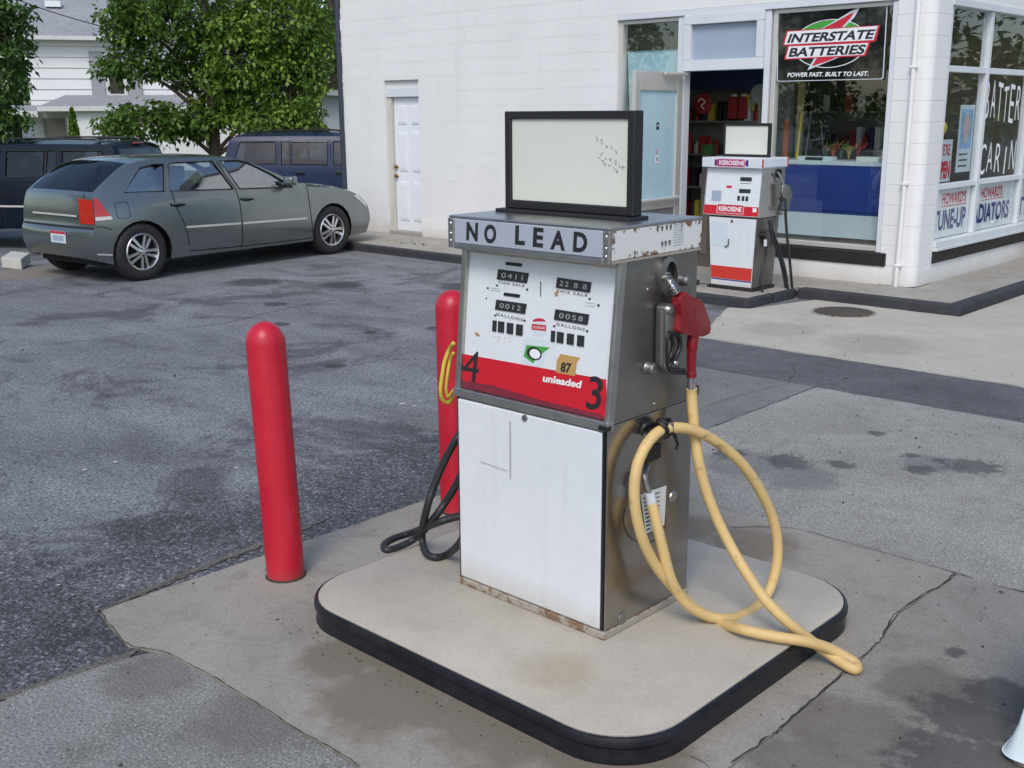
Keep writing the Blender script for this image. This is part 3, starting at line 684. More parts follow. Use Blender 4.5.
for word, z0, z1, lab in (('BATTER', 1.70, 2.08, 'large white hand-painted word across the upper half of the side window pane'), ('CARIN', 1.13, 1.45, 'white hand-painted word lower down on the same side window pane')):
    lt = empty('painted_word', (SX-.052, 12.75, z0), lab, 'lettering'); n = len(word); w = 1.10/n
    for k, chh in enumerate(word):
        ya = 12.17+k*w+rs.uniform(-.01, .01); dz = rs.uniform(-.03, .03); tl = rs.uniform(-.02, .02); hh = rs.uniform(-.03, .03)
        ww_ = w*(.16 if chh == 'I' else .74); ya += w*.29 if chh == 'I' else 0
        text('letter', chh, (SX-.052, ya+tl, z1+dz+hh), (SX-.052, ya+tl+ww_, z1+dz+rs.uniform(-.02, .02)+hh), (SX-.052, ya, z0+dz), M['white_ink'], lt, bold=-.006)
bm = bmesh.new(); bmesh.ops.create_uvsphere(bm, u_segments=14, v_segments=10, radius=.09); bmesh.ops.scale(bm, vec=(.8, 1, .9), verts=bm.verts[:])
bmesh.ops.translate(bm, verts=bm.verts[:], vec=(SX-.2, 11.42, 1.63)); add_lathe(bm, [(0, 0), (.05, .0), (.03, .1), (.05, .12), (0, .12)], 10, (SX-.2, 11.42, 1.5))
tag(bmobj('yellow_lamp', bm, M['yellow'], None, 1), 'yellow rounded ornament above the open sign in the side window', 'ornament')
# ---- inside the shop
cn = empty('counter', (-5.5, WY+.5, .11), 'shop counter with blue and white front behind the front window', 'counter')
box('front_panel', (-6.16, WY+.17, .52), (-4.93, WY+.20, .76), M['white_board'], cn); box('front_panel', (-6.16, WY+.17, .762), (-4.93, WY+.20, 1.255), M['blue_board'], cn)
box('blue_flap', (-5.72, WY+.155, .80), (-4.95, WY+.166, 1.25), M['blue_board'], cn)
box('counter_top', (-6.6, WY+.17, 1.258), (-4.93, WY+.75, 1.30), M['white_board'], cn, .004); box('cabinet', (-6.14, WY+.205, .11), (-4.95, WY+.73, 1.256), M['room'], cn)
M['wood'] = pm('pale_wood', (.40, .30, .12), .6, 0, .2, 8); M['orange'] = flat('orange_plastic', (.40, .10, .03), .5); M['dblue'] = flat('dark_blue', (.012, .03, .10), .5)
M['shelfc'] = flat('shelf_grey', (.20, .20, .18), .6); M['red2'] = flat('dull_red', (.30, .02, .02), .5); M['leafgreen'] = flat('bright_green', (.06, .16, .04), .5); M['brownbox'] = flat('brown_card', (.16, .09, .05), .7)
tag(box('wooden_post', (-6.38, WY+.9, 1.31-1.2), (-6.32, WY+.96, 3.15), M['wood'], None, .004), 'pale wooden post standing inside behind the counter', 'post')
tag(tube('orange_tube', [(-6.34, WY+.62, 1.302), (-6.34, WY+.62, 1.72)], .035, M['orange']), 'orange tube standing on the counter left of the wooden post', 'tube')
tag(tube('yellow_stick', [(-6.10, WY+.45, 1.302), (-6.085, WY+.48, 1.78)], .012, M['yellow']), 'thin yellow stick standing on the counter', 'stick')
t = empty('price_box', (-5.6, WY+.28, 1.30), 'pale box lying along the front of the counter top', 'box'); box('carton', (-5.95, WY+.2, 1.301), (-5.55, WY+.3, 1.345), M['white_board'], t); box('dark_label', (-5.86, WY+.195, 1.308), (-5.66, WY+.2, 1.338), M['ink'], t)
tag(box('paper_stack', (-5.3, WY+.22, 1.301), (-5.05, WY+.34, 1.35), M['paper'], None, .003), 'stack of white paper on the counter near the pier', 'paper')
def frame_stand(x, y, z):
    bm = bmesh.new()
    for p in ([(x-.1, y, z), (x-.06, y, z+.5), (x+.08, y, z+.55)], [(x+.1, y+.05, z), (x+.06, y, z+.4), (x-.1, y, z+.36)], [(x-.05, y, z+.2), (x+.12, y, z+.22)]): add_tube(bm, p, .005, 6)
    return bmobj('wire_stand', bm, M['shelfc'], None, 1)
tag(frame_stand(-5.95, WY+.55, 1.301), 'bent silver wire stand on the counter', 'stand')
for i, x in enumerate((-5.78, -5.70, -5.61, -5.52, -5.42)):
    bm = bmesh.new()
    for k in range(9):
        a = random.uniform(0, 6.28); add_tube(bm, catmull([(x, WY+.5, 1.301), (x+.03*math.cos(a), WY+.5+.03*math.sin(a), 1.40), (x+.10*math.cos(a), WY+.5+.10*math.sin(a), 1.43+random.uniform(0, .08))], 4), [.003]*5+[.007]*3+[.002], 5)
    tag(bmobj('trinket', bm, [M['leafgreen'], M['orange'], M['leafgreen'], M['wood'], M['red2']][i], None, 1), ['small leafy green trinket on the counter', 'orange sprig trinket on the counter', 'taller green sprig trinket on the counter', 'tan sprig trinket on the counter', 'dull red sprig trinket on the counter'][i], 'trinket', 'counter trinkets')
t = empty('card_rack', (-5.05, WY+.5, 1.30), 'yellow and green card box on the counter by the right jamb', 'box'); box('card', (-5.16, WY+.5, 1.301), (-4.97, WY+.53, 1.40), M['wood'], t); box('card', (-5.16, WY+.54, 1.301), (-4.97, WY+.57, 1.53), M['leafgreen'], t)
def shelf_unit(name, x0, x1, y, zs, label, items, seed):
    rr = random.Random(seed); t = empty(name, ((x0+x1)/2, y, .11), label, 'shelf')
    box('back_board', (x0, y+.30, .11), (x1, y+.33, zs[-1]+.4), M['shelfc'], t)
    for x in (x0, x1-.02): box('upright', (x, y, .11), (x+.02, y+.298, zs[-1]+.4), M['shelfc'], t)
    for z in zs:
        box('shelf_board', (x0+.021, y, z-.02), (x1-.021, y+.298, z), M['shelfc'], t)
        x = x0+.05
        while x < x1-.1:
            w = rr.uniform(.05, .1); h = rr.uniform(.14, .26); m = rr.choice(items); cx = x+w/2
            if rr.random() < .55: o = lathe('bottle', [(0, 0), (w/2, 0), (w/2, h*.7), (w*.18, h*.85), (w*.18, h), (0, h)], M[m], (cx, y+.12, z+.001), None, 10); c = 'bottle'
            else: o = box('carton', (x, y+.05, z+.001), (x+w, y+.18, z+h), M[m]); c = 'box'
            tag(o, 'small '+c+' standing in a row on the '+('shelf seen through the doorway' if name == 'goods_shelf' else 'shelf at the back of the shop'), c, 'goods on the '+('doorway' if name == 'goods_shelf' else 'back')+' shelf')
            x += w+rr.uniform(.005, .05)
shelf_unit('goods_shelf', -8.15, -6.75, 11.75, (.5, .9, 1.3, 1.7), 'grey shelf of bottles and boxes seen through the doorway', ['dblue', 'ink', 'red2', 'white_board', 'yellow', 'paper', 'ink'], 3)
shelf_unit('back_goods_shelf', -7.3, -5.85, 13.1, (.9, 1.35, 1.8, 2.2), 'shelf of dark goods against the back wall of the shop', ['dblue', 'brownbox', 'red2', 'ink', 'paper', 'ink'], 5)
t = box('blue_banner', (-8.1, 11.66, 2.06), (-6.8, 11.70, 2.32), M['dblue']); tag(t, 'long dark blue banner hanging above the shelf in the doorway', 'banner')
t = lathe('red_clock', [(0, 0), (.12, 0), (.12, .03), (.10, .04), (0, .035)], M['red2'], (-7.69, 11.6, 1.90), None, 24, (0, -1, 0)); tag(t, 'round red sign with pale squiggle seen through the doorway', 'sign')
tube('squiggle', catmull([(-7.74, 11.555, 1.93), (-7.69, 11.555, 1.96), (-7.64, 11.555, 1.92), (-7.69, 11.555, 1.88), (-7.65, 11.555, 1.84)], 5), .008, M['white_ink'], t, 6)
for i, x in enumerate((-7.45, -7.31)):
    t = box('red_can', (x, 11.76, 1.721), (x+.12, 11.86, 1.98), M['red2'], None, .01); tag(t, ['red fuel can at the left on the doorway shelf', 'red fuel can at the right on the doorway shelf'][i], 'can', 'red cans'); box('cap', (x+.03, 11.79, 1.98), (x+.08, 11.84, 2.01), M['white_ink'], t)
t = empty('tool_rack', (-7.05, 11.72, 1.75), 'yellow tool rack hanging right of the red cans', 'rack'); box('rail', (-7.16, 11.70, 1.97), (-6.88, 11.72, 2.0), M['yellow'], t)
for k in range(4): box('hook', (-7.14+.07*k, 11.70, 1.82), (-7.125+.07*k, 11.72, 1.968), M['yellow'], t)
t = lathe('wall_dial', [(0, 0), (.11, 0), (.11, .02), (0, .02)], M['shelfc'], (-6.80, 11.4, 2.0), None, 20, (0, -1, 0)); tag(t, 'small pale dial hanging at the right of the doorway', 'dial'); box('dial_stand', (-6.815, 11.405, .11), (-6.785, 11.43, 1.95), M['shelfc'], t)
t = box('green_box', (-7.68, 11.56, 1.30), (-7.54, 11.66, 1.42), M['leafgreen'], None, .004); tag(t, 'bright green carton low in the doorway', 'box'); box('stand', (-7.66, 11.57, .11), (-7.56, 11.65, 1.299), M['shelfc'], t)
em = NB('tube_light'); em.p.inputs['Emission Color'].default_value = (1, .95, .85, 1); em.p.inputs['Emission Strength'].default_value = 9; M['emit'] = em.m
for i, (x, y) in enumerate(((-6.0, 13.4), (-5.6, 13.2))):
    t = box('ceiling_lamp', (x, y, 3.12), (x+.05, y+.9, 3.20), M['shelfc']); tag(t, ['lit tube lamp on the shop ceiling, left one', 'lit tube lamp on the shop ceiling, right one'][i], 'lamp', 'ceiling lamps'); box('tube', (x+.01, y+.02, 3.10), (x+.04, y+.88, 3.118), M['emit'], t)
# manhole cover and black tyre by the side wall
mh = empty('manhole_cover', (-4.61, 9.37, .01), 'round rusty manhole cover set in the pale concrete near the kerb', 'manhole cover')
lathe('frame', [(.26, 0), (.29, 0), (.29, .012), (.262, .012)], M['rust_edge'], (-4.61, 9.37, .003), mh, 40); lathe('lid', [(0, 0), (.258, 0), (.258, .014), (.25, .016), (0, .016)], M['manhole'], (-4.61, 9.37, .003), mh, 40)

# ================================================================== PUMP ISLANDS, BOLLARDS
IZ = .105
isl = empty('pump_island', (-2.39, 2.89, 0), 'pale concrete pump island with black rubber edge under the large pump', 'island')
def loop_prism(name, pts, prof, mat, parent, smooth=.8, cap=True):
    """pts: convex 2-D loop; prof: list of (inset, z)"""
    P = [np.array(p) for p in pts]; n = len(P); nrm = []
    for i in range(n):
        t = P[(i+1) % n]-P[i-1]; t = t/np.linalg.norm(t); nrm.append(np.array([t[1], -t[0]]))
    bm = bmesh.new(); rings = [[bm.verts.new((*(P[i]-nrm[i]*ins), z)) for i in range(n)] for ins, z in prof]
    for a, b2 in zip(rings[:-1], rings[1:]):
        for i in range(n): bm.faces.new((a[i], a[(i+1) % n], b2[(i+1) % n], b2[i]))
    if cap: bm.faces.new(rings[-1])
    return bmobj(name, bm, mat, parent, smooth)
IL = rrect(-3.185, 2.165, -1.592, 3.62, .25, 10)
loop_prism('bumper', IL, [(.012, -.01), (.004, .015), (.008, .03), (.008, .06), (0, .07), (.0, .086), (.004, .096), (.011, .100), (.015, .097)], M['rubber'], isl, .6, False)
loop_prism('top', rrect(-3.169, 2.181, -1.608, 3.604, .236, 10), [(0, 0), (0, IZ-.004), (.006, IZ)], M['island'], isl, .6)
bol = []
for i, ((u, v), lab) in enumerate((((286, 577), 'red domed bollard standing alone on the concrete apron in front'), ((457, 512), 'red domed bollard half hidden behind the left edge of the large pump'))):
    p = gnd(u, v-2, .012); t = empty('bollard', (p[0], p[1], .012), lab, 'bollard', 'red bollards'); r = .0755; H_ = 1.04
    prof = [(r*1.02, 0), (r, .01), (r, H_-.085)]+[(r*math.cos(a), H_-.085+.085*math.sin(a)) for a in np.linspace(.2, 1.45, 7)]+[(0, H_)]
    bm = bmesh.new(); add_lathe(bm, prof, 32, (0, 0, 0))
    bmesh.ops.rotate(bm, verts=bm.verts[:], cent=(0, 0, 0), matrix=Matrix.Rotation(math.radians((-1.5, -.3)[i]), 3, Vector((*FH[:2], 0))))
    bmesh.ops.translate(bm, verts=bm.verts[:], vec=(p[0], p[1], .012)); bmobj('sleeve', bm, M['sleeve'], t, .7)
    lathe('base_ring', [(r*1.0, 0), (r*1.09, 0), (r*1.06, .004), (r, .006)], M['crack'], (p[0], p[1], .0125), t, 32)

# ================================================================== MAIN PUMP
PX1, PX0 = -2.08, -2.774; PY0, PY1 = 2.656, 3.136; ZS = .845; ZH0, ZH1 = 1.369, 1.476
pump = empty('fuel_pump', ((PX0+PX1)/2, (PY0+PY1)/2, IZ), 'large white and red no lead fuel pump with yellow hose on the concrete island', 'fuel pump')
# lower cabinet
lowc = box('cabinet', (PX0+.02, PY0+.02, IZ+.02), (PX1-.008, PY1-.01, ZS-.01), M['steel_low'], pump)
box('side_panel', (PX1-.008, PY0+.004, IZ+.03), (PX1, PY1, ZS), M['steel_low'], pump, .003, 2)
box('side_panel', (PX0, PY0+.004, IZ+.03), (PX0+.008, PY1, ZS), M['steel_low'], pump, .003, 2)
bp = box('base_rail', (PX0-.004, PY0-.006, IZ), (PX1+.004, PY1+.004, IZ+.028), M['rust_edge'], pump, .004)
wp = box('front_panel', (PX0+.014, PY0-.004, IZ+.032), (PX1-.02, PY0+.018, ZS-.022), M['enamel'], pump, .005, 2)
for x0, x1 in ((PX0+.0085, PX0+.013), (PX1-.019, PX1-.0085)): box('gasket', (x0, PY0, IZ+.032), (x1, PY0+.016, ZS-.022), M['tape'], pump)
lathe('lock', [(0, .006), (.010, .006), (.012, 0), (0, 0)], M['cast'], onY(525, 418, PY0-.004), wp, 14, (0, -1, 0))
def FY(u, v, d=.0): return onY(u, v, PY0-.0055-d)
M['scratch'] = flat('enamel_scratch', (.40, .40, .42), .6)
poly('scratch', [FY(509.3, 421), FY(510.6, 421), FY(510.9, 478), FY(509.6, 480)], M['scratch'], wp)
poly('scratch', [FY(480, 461.2), FY(507, 470.6), FY(507, 471.4), FY(480, 462)], M['scratch'], wp)
# upper housing: sloping front
YT = PY0+.052
def upper_side(x, t): return [(x, PY0+.004, ZS+.002), (x, PY1+.0, ZS+.002), (x, PY1-.004, ZH0), (x, YT+.004, ZH0)]
prism('upper_side_panel', upper_side(PX1-.006, 0), (.008, 0, 0), M['steel_up'], pump, .003, 2)
prism('upper_side_panel', upper_side(PX0-.002, 0), (.008, 0, 0), M['steel_up'], pump, .003, 2)
prism('housing', [(PX0+.008, PY0+.04, ZS), (PX0+.008, PY1-.01, ZS), (PX0+.008, PY1-.01, ZH0), (PX0+.008, YT+.035, ZH0)], (PX1-PX0-.016, 0, 0), M['steel_up'], pump)
nf = np.cross([1, 0, 0], np.array([0, YT-PY0, ZH0-ZS])); nf = nf/np.linalg.norm(nf); nf = -nf if nf[1] > 0 else nf     # outward (-Y, slightly up)
FP0 = np.array([PX0, PY0, ZS])
def fp(x, s, d=0.0):     # x world, s = 0..1 up the face, d outwards
    return np.array([x, PY0+(YT-PY0)*s, ZS+(ZH0-ZS)*s])+nf*d
FD = -.016               # depth of the enamel face behind the frame
face = prism('display_face', [fp(PX0+.02, .035, FD), fp(PX1-.014, .035, FD), fp(PX1-.014, .99, FD), fp(PX0+.02, .99, FD)], tuple(-nf*.012), M['enamel'], pump)
for x0, x1 in ((PX0-.004, PX0+.02), (PX1-.014, PX1+.004)):
    prism('corner_trim', [fp(x0, .0, .002), fp(x1, .0, .002), fp(x1, 1, .002), fp(x0, 1, .002)], tuple(-nf*.034), M['steel_trim'], pump, .003, 2)
prism('ledge_trim', [fp(PX0-.008, -.03, .006), fp(PX1+.006, -.03, .006), fp(PX1+.006, .03, .006), fp(PX0-.008, .03, .006)], tuple(-nf*.036), M['steel_trim'], pump, .004, 2)
prism('top_trim', [fp(PX0+.021, .955, .001), fp(PX1-.015, .955, .001), fp(PX1-.015, 1.0, .001), fp(PX0+.021, 1.0, .001)], tuple(-nf*.02), M['steel_trim'], pump, .003)
q2 = crop(430, 230, 3.49); q1 = crop(470, 240, 6.827); q3 = crop(440, 330, 5.689)
FO = fp(PX0, 0, FD)
def F(c, x, y, d=.001): u, v = c(x, y); return onP(u, v, FO+nf*d, nf)
rb = poly('red_band', [F(q3, 134, 136, .0008), F(q3, 945, 282, .0008), fp(PX1-.0145, .036, FD+.0008), fp(PX0+.0205, .036, FD+.0008)], M['face_red'], face)
M['face_red2'] = pm('purple_grime_red', (.20, .02, .04), .4, 0, .3, 6)
poly('grime_strip', [F(q3, 118, 285, .0014), F(q3, 300, 315, .0014), F(q3, 560, 395, .0014), F(q3, 915, 480, .0014), fp(PX1-.0145, .036, FD+.0014), fp(PX0+.0205, .036, FD+.0014)], M['face_red2'], face)
def gauge(TL, TR, BR, BL, s, mat='gauge', inset=.15, c=q1, bold=0):
    pts = [F(c, *TL, .002), F(c, *TR, .002), F(c, *BR, .002), F(c, *BL, .002)]
    o = poly('counter_window', pts, M[mat], face, thick=tuple(nf*.0015))
    ring('counter_bezel', [p+nf*.0022 for p in pts], .09, M['black_sat'], o, 0)
    if s:
        A, B, D = pts[0], pts[1], pts[3]
        ex, ey = B-A, D-A
        text('digits', s, A+ex*inset+ey*.27+nf*.003, A+ex*(1-inset)+ey*.27+nf*.003, A+ex*inset+ey*.76+nf*.003, M['digit'], o, bold=bold, space=1.25)
gauge((195, 198), (402, 226), (388, 295), (184, 268), '0411'); gauge((598, 255), (830, 288), (818, 360), (588, 325), '22 8 8', inset=.1)
gauge((182, 407), (388, 436), (376, 505), (172, 474), '0012'); gauge((585, 472), (815, 508), (802, 580), (574, 543), '0058')
gauge((247, 148), (355, 160), (352, 183), (244, 170), None, 'tape'); gauge((235, 358), (342, 372), (338, 393), (231, 378), None, 'tape')
for x, y, w in ((157, 547, 26), (195, 553, 40), (255, 563, 42), (318, 573, 44), (556, 618, 26), (597, 625, 44), (665, 636, 46), (735, 648, 46)):
    s = w; gauge((x, y), (x+s, y+s*.16), (x+s-4, y+s*.16+74), (x-4, y+74), None)
poly('slot', [F(q1, 479, 283), F(q1, 485, 284), F(q1, 485, 388), F(q1, 479, 387)], M['ink'], face)
for s, a in (('THIS SALE', ((192, 280), (372, 305), (190, 297))), ('HIS SALE', ((622, 342), (803, 370), (619, 360))), ('GALLONS', ((180, 495), (360, 536), (178, 515))), ('GALLONS', ((590, 562), (785, 602), (587, 583)))):
    text('small_lettering', s, F(q1, *a[0]), F(q1, *a[1]), F(q1, *a[2]), M['ink'], face, bold=.01, space=1.3)
for x, y, r in ((122, 328, 7), (877, 446, 9), (390, 338, 8), (185, 310, 7), (172, 515, 7), (372, 550, 8), (575, 588, 8), (800, 622, 8), (818, 402, 8), (112, 398, 5)):
    poly('rivet', [F(q1, x+r*math.cos(t), y+r*math.sin(t)) for t in np.linspace(0, 6.28, 9)[:-1]], M['ink'], face, thick=tuple(nf*.001))
for x, y in ((140, 325), (140, 340), (788, 425), (788, 445)): poly('fine_print', [F(q1, x, y), F(q1, x+65, y+10), F(q1, x+65, y+13), F(q1, x, y+3)], M['grey_panel'], face)
M['chip'] = flat('paint_chip', (.42, .24, .12), .8)
for pts in (((575, 365), (605, 330), (608, 350), (595, 385), (582, 385)), ((30, 628), (50, 632), (68, 650), (60, 662), (35, 648))): poly('paint_chip', [F(q1, *p) for p in pts], M['chip'], face)
for k in range(14):
    x, y = 150+160*random.random(), 655+40*random.random(); r = random.uniform(2, 5); poly('paint_chip', [F(q1, x+r*math.cos(t), y+r*.8*math.sin(t)) for t in (0, 1.3, 2.5, 3.7, 5)], M['chip'], face)
hx_ = poly('red_round_sticker', [F(q1, 471+52*math.cos(t), 597+(60 if math.sin(t) > 0 else 58)*math.sin(t)) for t in np.linspace(0, 2*math.pi, 13)[:-1]], M['white_board'], face)
poly('sticker_band', [F(q1, *p, .0018) for p in ((422, 572), (520, 582), (518, 622), (420, 612))], M['red_ink'], hx_)
text('fine_print', 'NO SMOKING', F(q1, 430, 585, .0024), F(q1, 512, 593, .0024), F(q1, 429, 603, .0024), M['white_ink'], hx_)
poly('sticker_arc', [F(q1, 471+44*math.cos(t), 556+22*math.sin(t), .0018) for t in np.linspace(math.pi, 2*math.pi, 9)], M['red_ink'], hx_)
gs = poly('green_sticker', [F(q3, *p) for p in ((492, 85), (625, 100), (560, 150), (528, 190), (476, 150))], M['green_ink'], face)
poly('sticker_sheet', [F(q3, *p, .0006) for p in ((478, 40), (620, 60), (578, 215), (465, 185))], M['white_board'], face)
poly('ring_outer', [F(q3, 536+42*math.cos(t)+8*math.sin(t), 134+38*math.sin(t), .0018) for t in np.linspace(0, 6.28, 20)[:-1]], M['ink'], gs); poly('ring_inner', [F(q3, 540+30*math.cos(t)+6*math.sin(t), 136+28*math.sin(t), .0024) for t in np.linspace(0, 6.28, 20)[:-1]], M['white_ink'], gs)
gk = poly('octane_sticker', [F(q3, *p) for p in ((685, 136), (798, 158), (780, 180), (768, 262), (660, 242), (666, 170))], M['gold'], face, thick=tuple(nf*.0006))
text('number', '87', F(q3, 690, 182, .003), F(q3, 748, 190, .003), F(q3, 684, 238, .003), M['ink'], gk, bold=.03)
text('lettering', 'unleaded', F(q3, 590, 252, .002), F(q3, 808, 290, .002), F(q3, 582, 293, .002), M['white_ink'], face, bold=.035)
text('number', '4', F(q3, 140, 112, .002), F(q3, 232, 126, .002), F(q3, 122, 285, .002), M['ink'], face, bold=.0)
text('number', '3', F(q3, 852, 258, .002), F(q3, 935, 272, .002), F(q3, 826, 446, .002), M['ink'], face, bold=.012)
# header box
HX0, HX1, HY0, HY1 = -2.779, -2.073, 2.644, 3.146
hd = box('header', (HX0+.006, HY0+.006, ZH0+.003), (HX1-.006, HY1-.004, ZH1-.008), M['steel_trim'], pump)
box('header_top', (HX0, HY0, ZH1-.008), (HX1, HY1, ZH1), M['steel_trim'], hd, .003, 2)
hf = box('name_panel', (HX0+.028, HY0-.002, ZH0+.014), (HX1-.026, HY0+.005, ZH1-.010), M['header_face'], hd, .002)
for x0, x1 in ((HX0-.002, HX0+.026), (HX1-.024, HX1+.002)):
    ct = box('corner_strip', (x0, HY0-.004, ZH0-.004), (x1, HY0+.012, ZH1-.009), M['steel_trim'], hd, .003)
    for z in (.02, .045, .08): lathe('rivet', [(0, .003), (.004, .002), (.0055, 0)], M['chrome'], ((x0+x1)/2, HY0-.004, ZH0+z), ct, 10, (0, -1, 0))
box('bottom_strip', (HX0+.027, HY0-.003, ZH0-.006), (HX1-.025, HY0+.02, ZH0+.012), M['steel_trim'], hd, .003)
sp_ = box('side_plate', (HX1-.005, HY0+.012, ZH0+.006), (HX1+.002, HY1-.006, ZH1-.012), M['rusty_white'], hd, .001)
box('side_plate', (HX0-.002, HY0+.012, ZH0+.006), (HX0+.005, HY1-.006, ZH1-.012), M['rusty_white'], hd, .001)
box('side_lip', (HX1-.006, HY0+.0125, ZH0-.004), (HX1+.004, HY1, ZH0+.005), M['rust_edge'], hd)
q5 = crop(430, 90, 3.49)
def HF(x, y): u, v = q5(x, y); return onY(u, v, HY0-.0028)
for s, x0, y0, x1, y1, dx, dy in (('N', 128, 460, 168, 464, -2, 64), ('O', 190, 467, 232, 471, -2, 66), ('L', 298, 472, 333, 475, -2, 67), ('E', 361, 479, 397, 482, -3, 68), ('A', 423, 488, 475, 493, -4, 68), ('D', 502, 494, 551, 499, -4, 70)):
    text('lettering', s, HF(x0, y0), HF(x1, y1), HF(x0+dx, y0+dy), M['ink'], hd, bold=.04)
def HS(x, y): u, v = q5(x, y); return onX(u, v, HX1+.0026)
for x, y in ((790, 478), (806, 475), (822, 472), (836, 470), (806, 530), (818, 528), (832, 525)):
    poly('faded_mark', [HS(x, y), HS(x+9, y-2), HS(x+8, y+12), HS(x+4, y+20), HS(x+1, y+10)], M['cast'], hd)
for k in range(9): poly('faded_print', [HS(850, 470+9*k), HS(884, 463+9*k), HS(884, 466+9*k), HS(850, 473+9*k)], M['header_face'], hd)
# sign board on top
sgx0, sgx1, sgy = -2.725, -2.158, 2.87
sb = box('sign_base', (sgx0-.02, sgy-.03, ZH1), (sgx1+.01, sgy+.075, ZH1+.012), M['black_sat'], pump, .002)
sf = box('sign_frame', (sgx0, sgy, ZH1+.013), (sgx0+.028, sgy+.05, 1.822), M['black_sat'], pump, .003)
box('frame_bar', (sgx1-.028, sgy, ZH1+.013), (sgx1, sgy+.05, 1.822), M['black_sat'], sf, .003); box('frame_bar', (sgx0+.0285, sgy, ZH1+.013), (sgx1-.0285, sgy+.05, ZH1+.042), M['black_sat'], sf, .003); box('frame_bar', (sgx0+.0285, sgy, 1.796), (sgx1-.0285, sgy+.05, 1.822), M['black_sat'], sf, .003)
pn = box('sign_panel', (sgx0+.029, sgy+.010, ZH1+.0425), (sgx1-.029, sgy+.02, 1.7955), M['sign_face'], sf); box('back_panel', (sgx0+.029, sgy+.03, ZH1+.0425), (sgx1-.029, sgy+.045, 1.7955), M['black_sat'], sf)
M['scrib'] = flat('marker_scribble', (.10, .12, .18), .6)
rs = random.Random(4); bm = bmesh.new()
for (x, y, n, st) in ((585, 172, 5, 16), (600, 228, 6, 15), (590, 245, 6, 12)):
    for k in range(n):
        cx, cy2 = x+k*st, y+k*st*.62+rs.uniform(-4, 4); pp_ = [(cx+rs.uniform(-5, 5), cy2+rs.uniform(-10, 10)) for _ in range(4)]
        add_tube(bm, catmull([onY(*q5(*p), sgy+.0095) for p in pp_], 4), .0007, 5)
bmobj('scribble', bm, M['scrib'], pn, 1)
# ---- right side: nozzle boot, nozzle, hose
n4 = crop(620, 240, 4.267); NX = PX1+.002
def N(x, y, X=NX): u, v = n4(x, y); return onX(u, v, X)
rec = [N(201+40*math.cos(t), 158+88*math.sin(t)) for t in np.linspace(0, 2*math.pi, 29)[:-1]]; rin = [N(205+24*math.cos(t), 150+60*math.sin(t)) for t in np.linspace(0, 2*math.pi, 29)[:-1]]
bm = bmesh.new(); L = [[bm.verts.new(Vector(p)+Vector((dx, 0, 0))) for p in pts] for pts, dx in ((rec, 0), (rec, .012), (rin, .016), (rin, .001))]
for a, b2 in zip(L[:-1], L[1:]):
    for i in range(28): bm.faces.new((a[i], a[(i+1) % 28], b2[(i+1) % 28], b2[i]))
er = bmobj('nozzle_socket', bm, M['cast'], pump, .9); poly('socket_hole', [p+np.array([.0015, 0, 0]) for p in rin], M['tape'], er)
for x, y, r in ((262, 170, .018), (118, 545, .019)): lathe('knob', [(0, .03), (r*.7, .03), (r, .024), (r, .004), (r*1.15, 0), (0, 0)], M['cast'], N(x, y), pump, 18, (1, 0, 0))
for x, y in ((120, 212), (148, 700)): lathe('screw', [(0, .004), (.006, .003), (.008, 0)], M['cast'], N(x, y), pump, 10, (1, 0, 0))
boot = prism('nozzle_boot', [N(*p, NX+.005) for p in ((150, 282), (165, 268), (215, 268), (232, 285), (212, 360), (205, 440), (200, 520), (212, 565), (160, 556), (146, 540), (150, 420))], (.045, 0, 0), M['cast'], pump, .008, 3, .7)
lathe('boot_pivot', [(0, .012), (.012, .011), (.018, 0)], M['cast'], N(208, 298, NX+.048), boot, 16, (1, 0, 0)); prism('boot_rib', [N(*p, NX+.05) for p in ((168, 300), (180, 300), (178, 535), (168, 535))], (.008, 0, 0), M['cast'], boot, .003)
ZX = NX+.055
nz = prism('nozzle', [N(*p, ZX-.019) for p in ((217, 242), (243, 216), (260, 226), (278, 248), (306, 246), (326, 276), (345, 345), (352, 374), (345, 396), (318, 408), (284, 404), (240, 388), (216, 393), (213, 378), (226, 320), (217, 272))], (.038, 0, 0), M['nozzle_red'], pump, .0125, 5, .9)
tube('handle', catmull([N(x, y, ZX) for x, y in ((322, 365), (312, 410), (307, 470), (305, 530), (305, 565), (305, 586))], 6), [.021]*6+[.0195]*6+[.0165]*6+[.016]*6+[.0175]*6+[.0145], M['nozzle_red'], nz, 14)
box('nozzle_ridge', tuple(N(300, 300, ZX)+np.array([.017, -.004, -.018])), tuple(N(300, 300, ZX)+np.array([.021, .004, .012])), M['nozzle_red'], nz, .0015)
cs = [N(x, y, X) for x, y, X in ((240, 226, ZX), (228, 205, ZX-.005), (212, 178, ZX-.02), (197, 148, ZX-.05), (194, 135, NX-.01))]
spout = tube('spout', catmull(cs, 6), .0095, M['chrome'], nz, 12)
pth = catmull(cs, 40); dense = []
for k in range(0, 120):
    p = Vector(pth[k]); t = (Vector(pth[min(k+1, len(pth)-1)])-p).normalized(); a = t.orthogonal().normalized(); b_ = t.cross(a); th = k/120*2*math.pi*7
    dense.append(p+(a*math.cos(th)+b_*math.sin(th))*.0125)
tube('spring', dense, .0028, M['steel_trim'], spout, 6)
tube('guard_rail', catmull([N(x, y, ZX+.006) for x, y in ((228, 392), (205, 410), (200, 470), (204, 540), (225, 566), (290, 570))], 5), .005, M['black'], nz, 8)
tube('trigger_guard', catmull([N(x, y, ZX) for x, y in ((222, 398), (240, 400), (256, 425), (252, 470), (232, 510), (214, 530), (212, 552), (240, 556), (275, 556))], 5), .0075, M['black'], nz, 8)
tube('trigger', catmull([N(x, y, ZX) for x, y in ((218, 405), (228, 440), (222, 480), (212, 505))], 5), .006, M['black'], nz, 8)
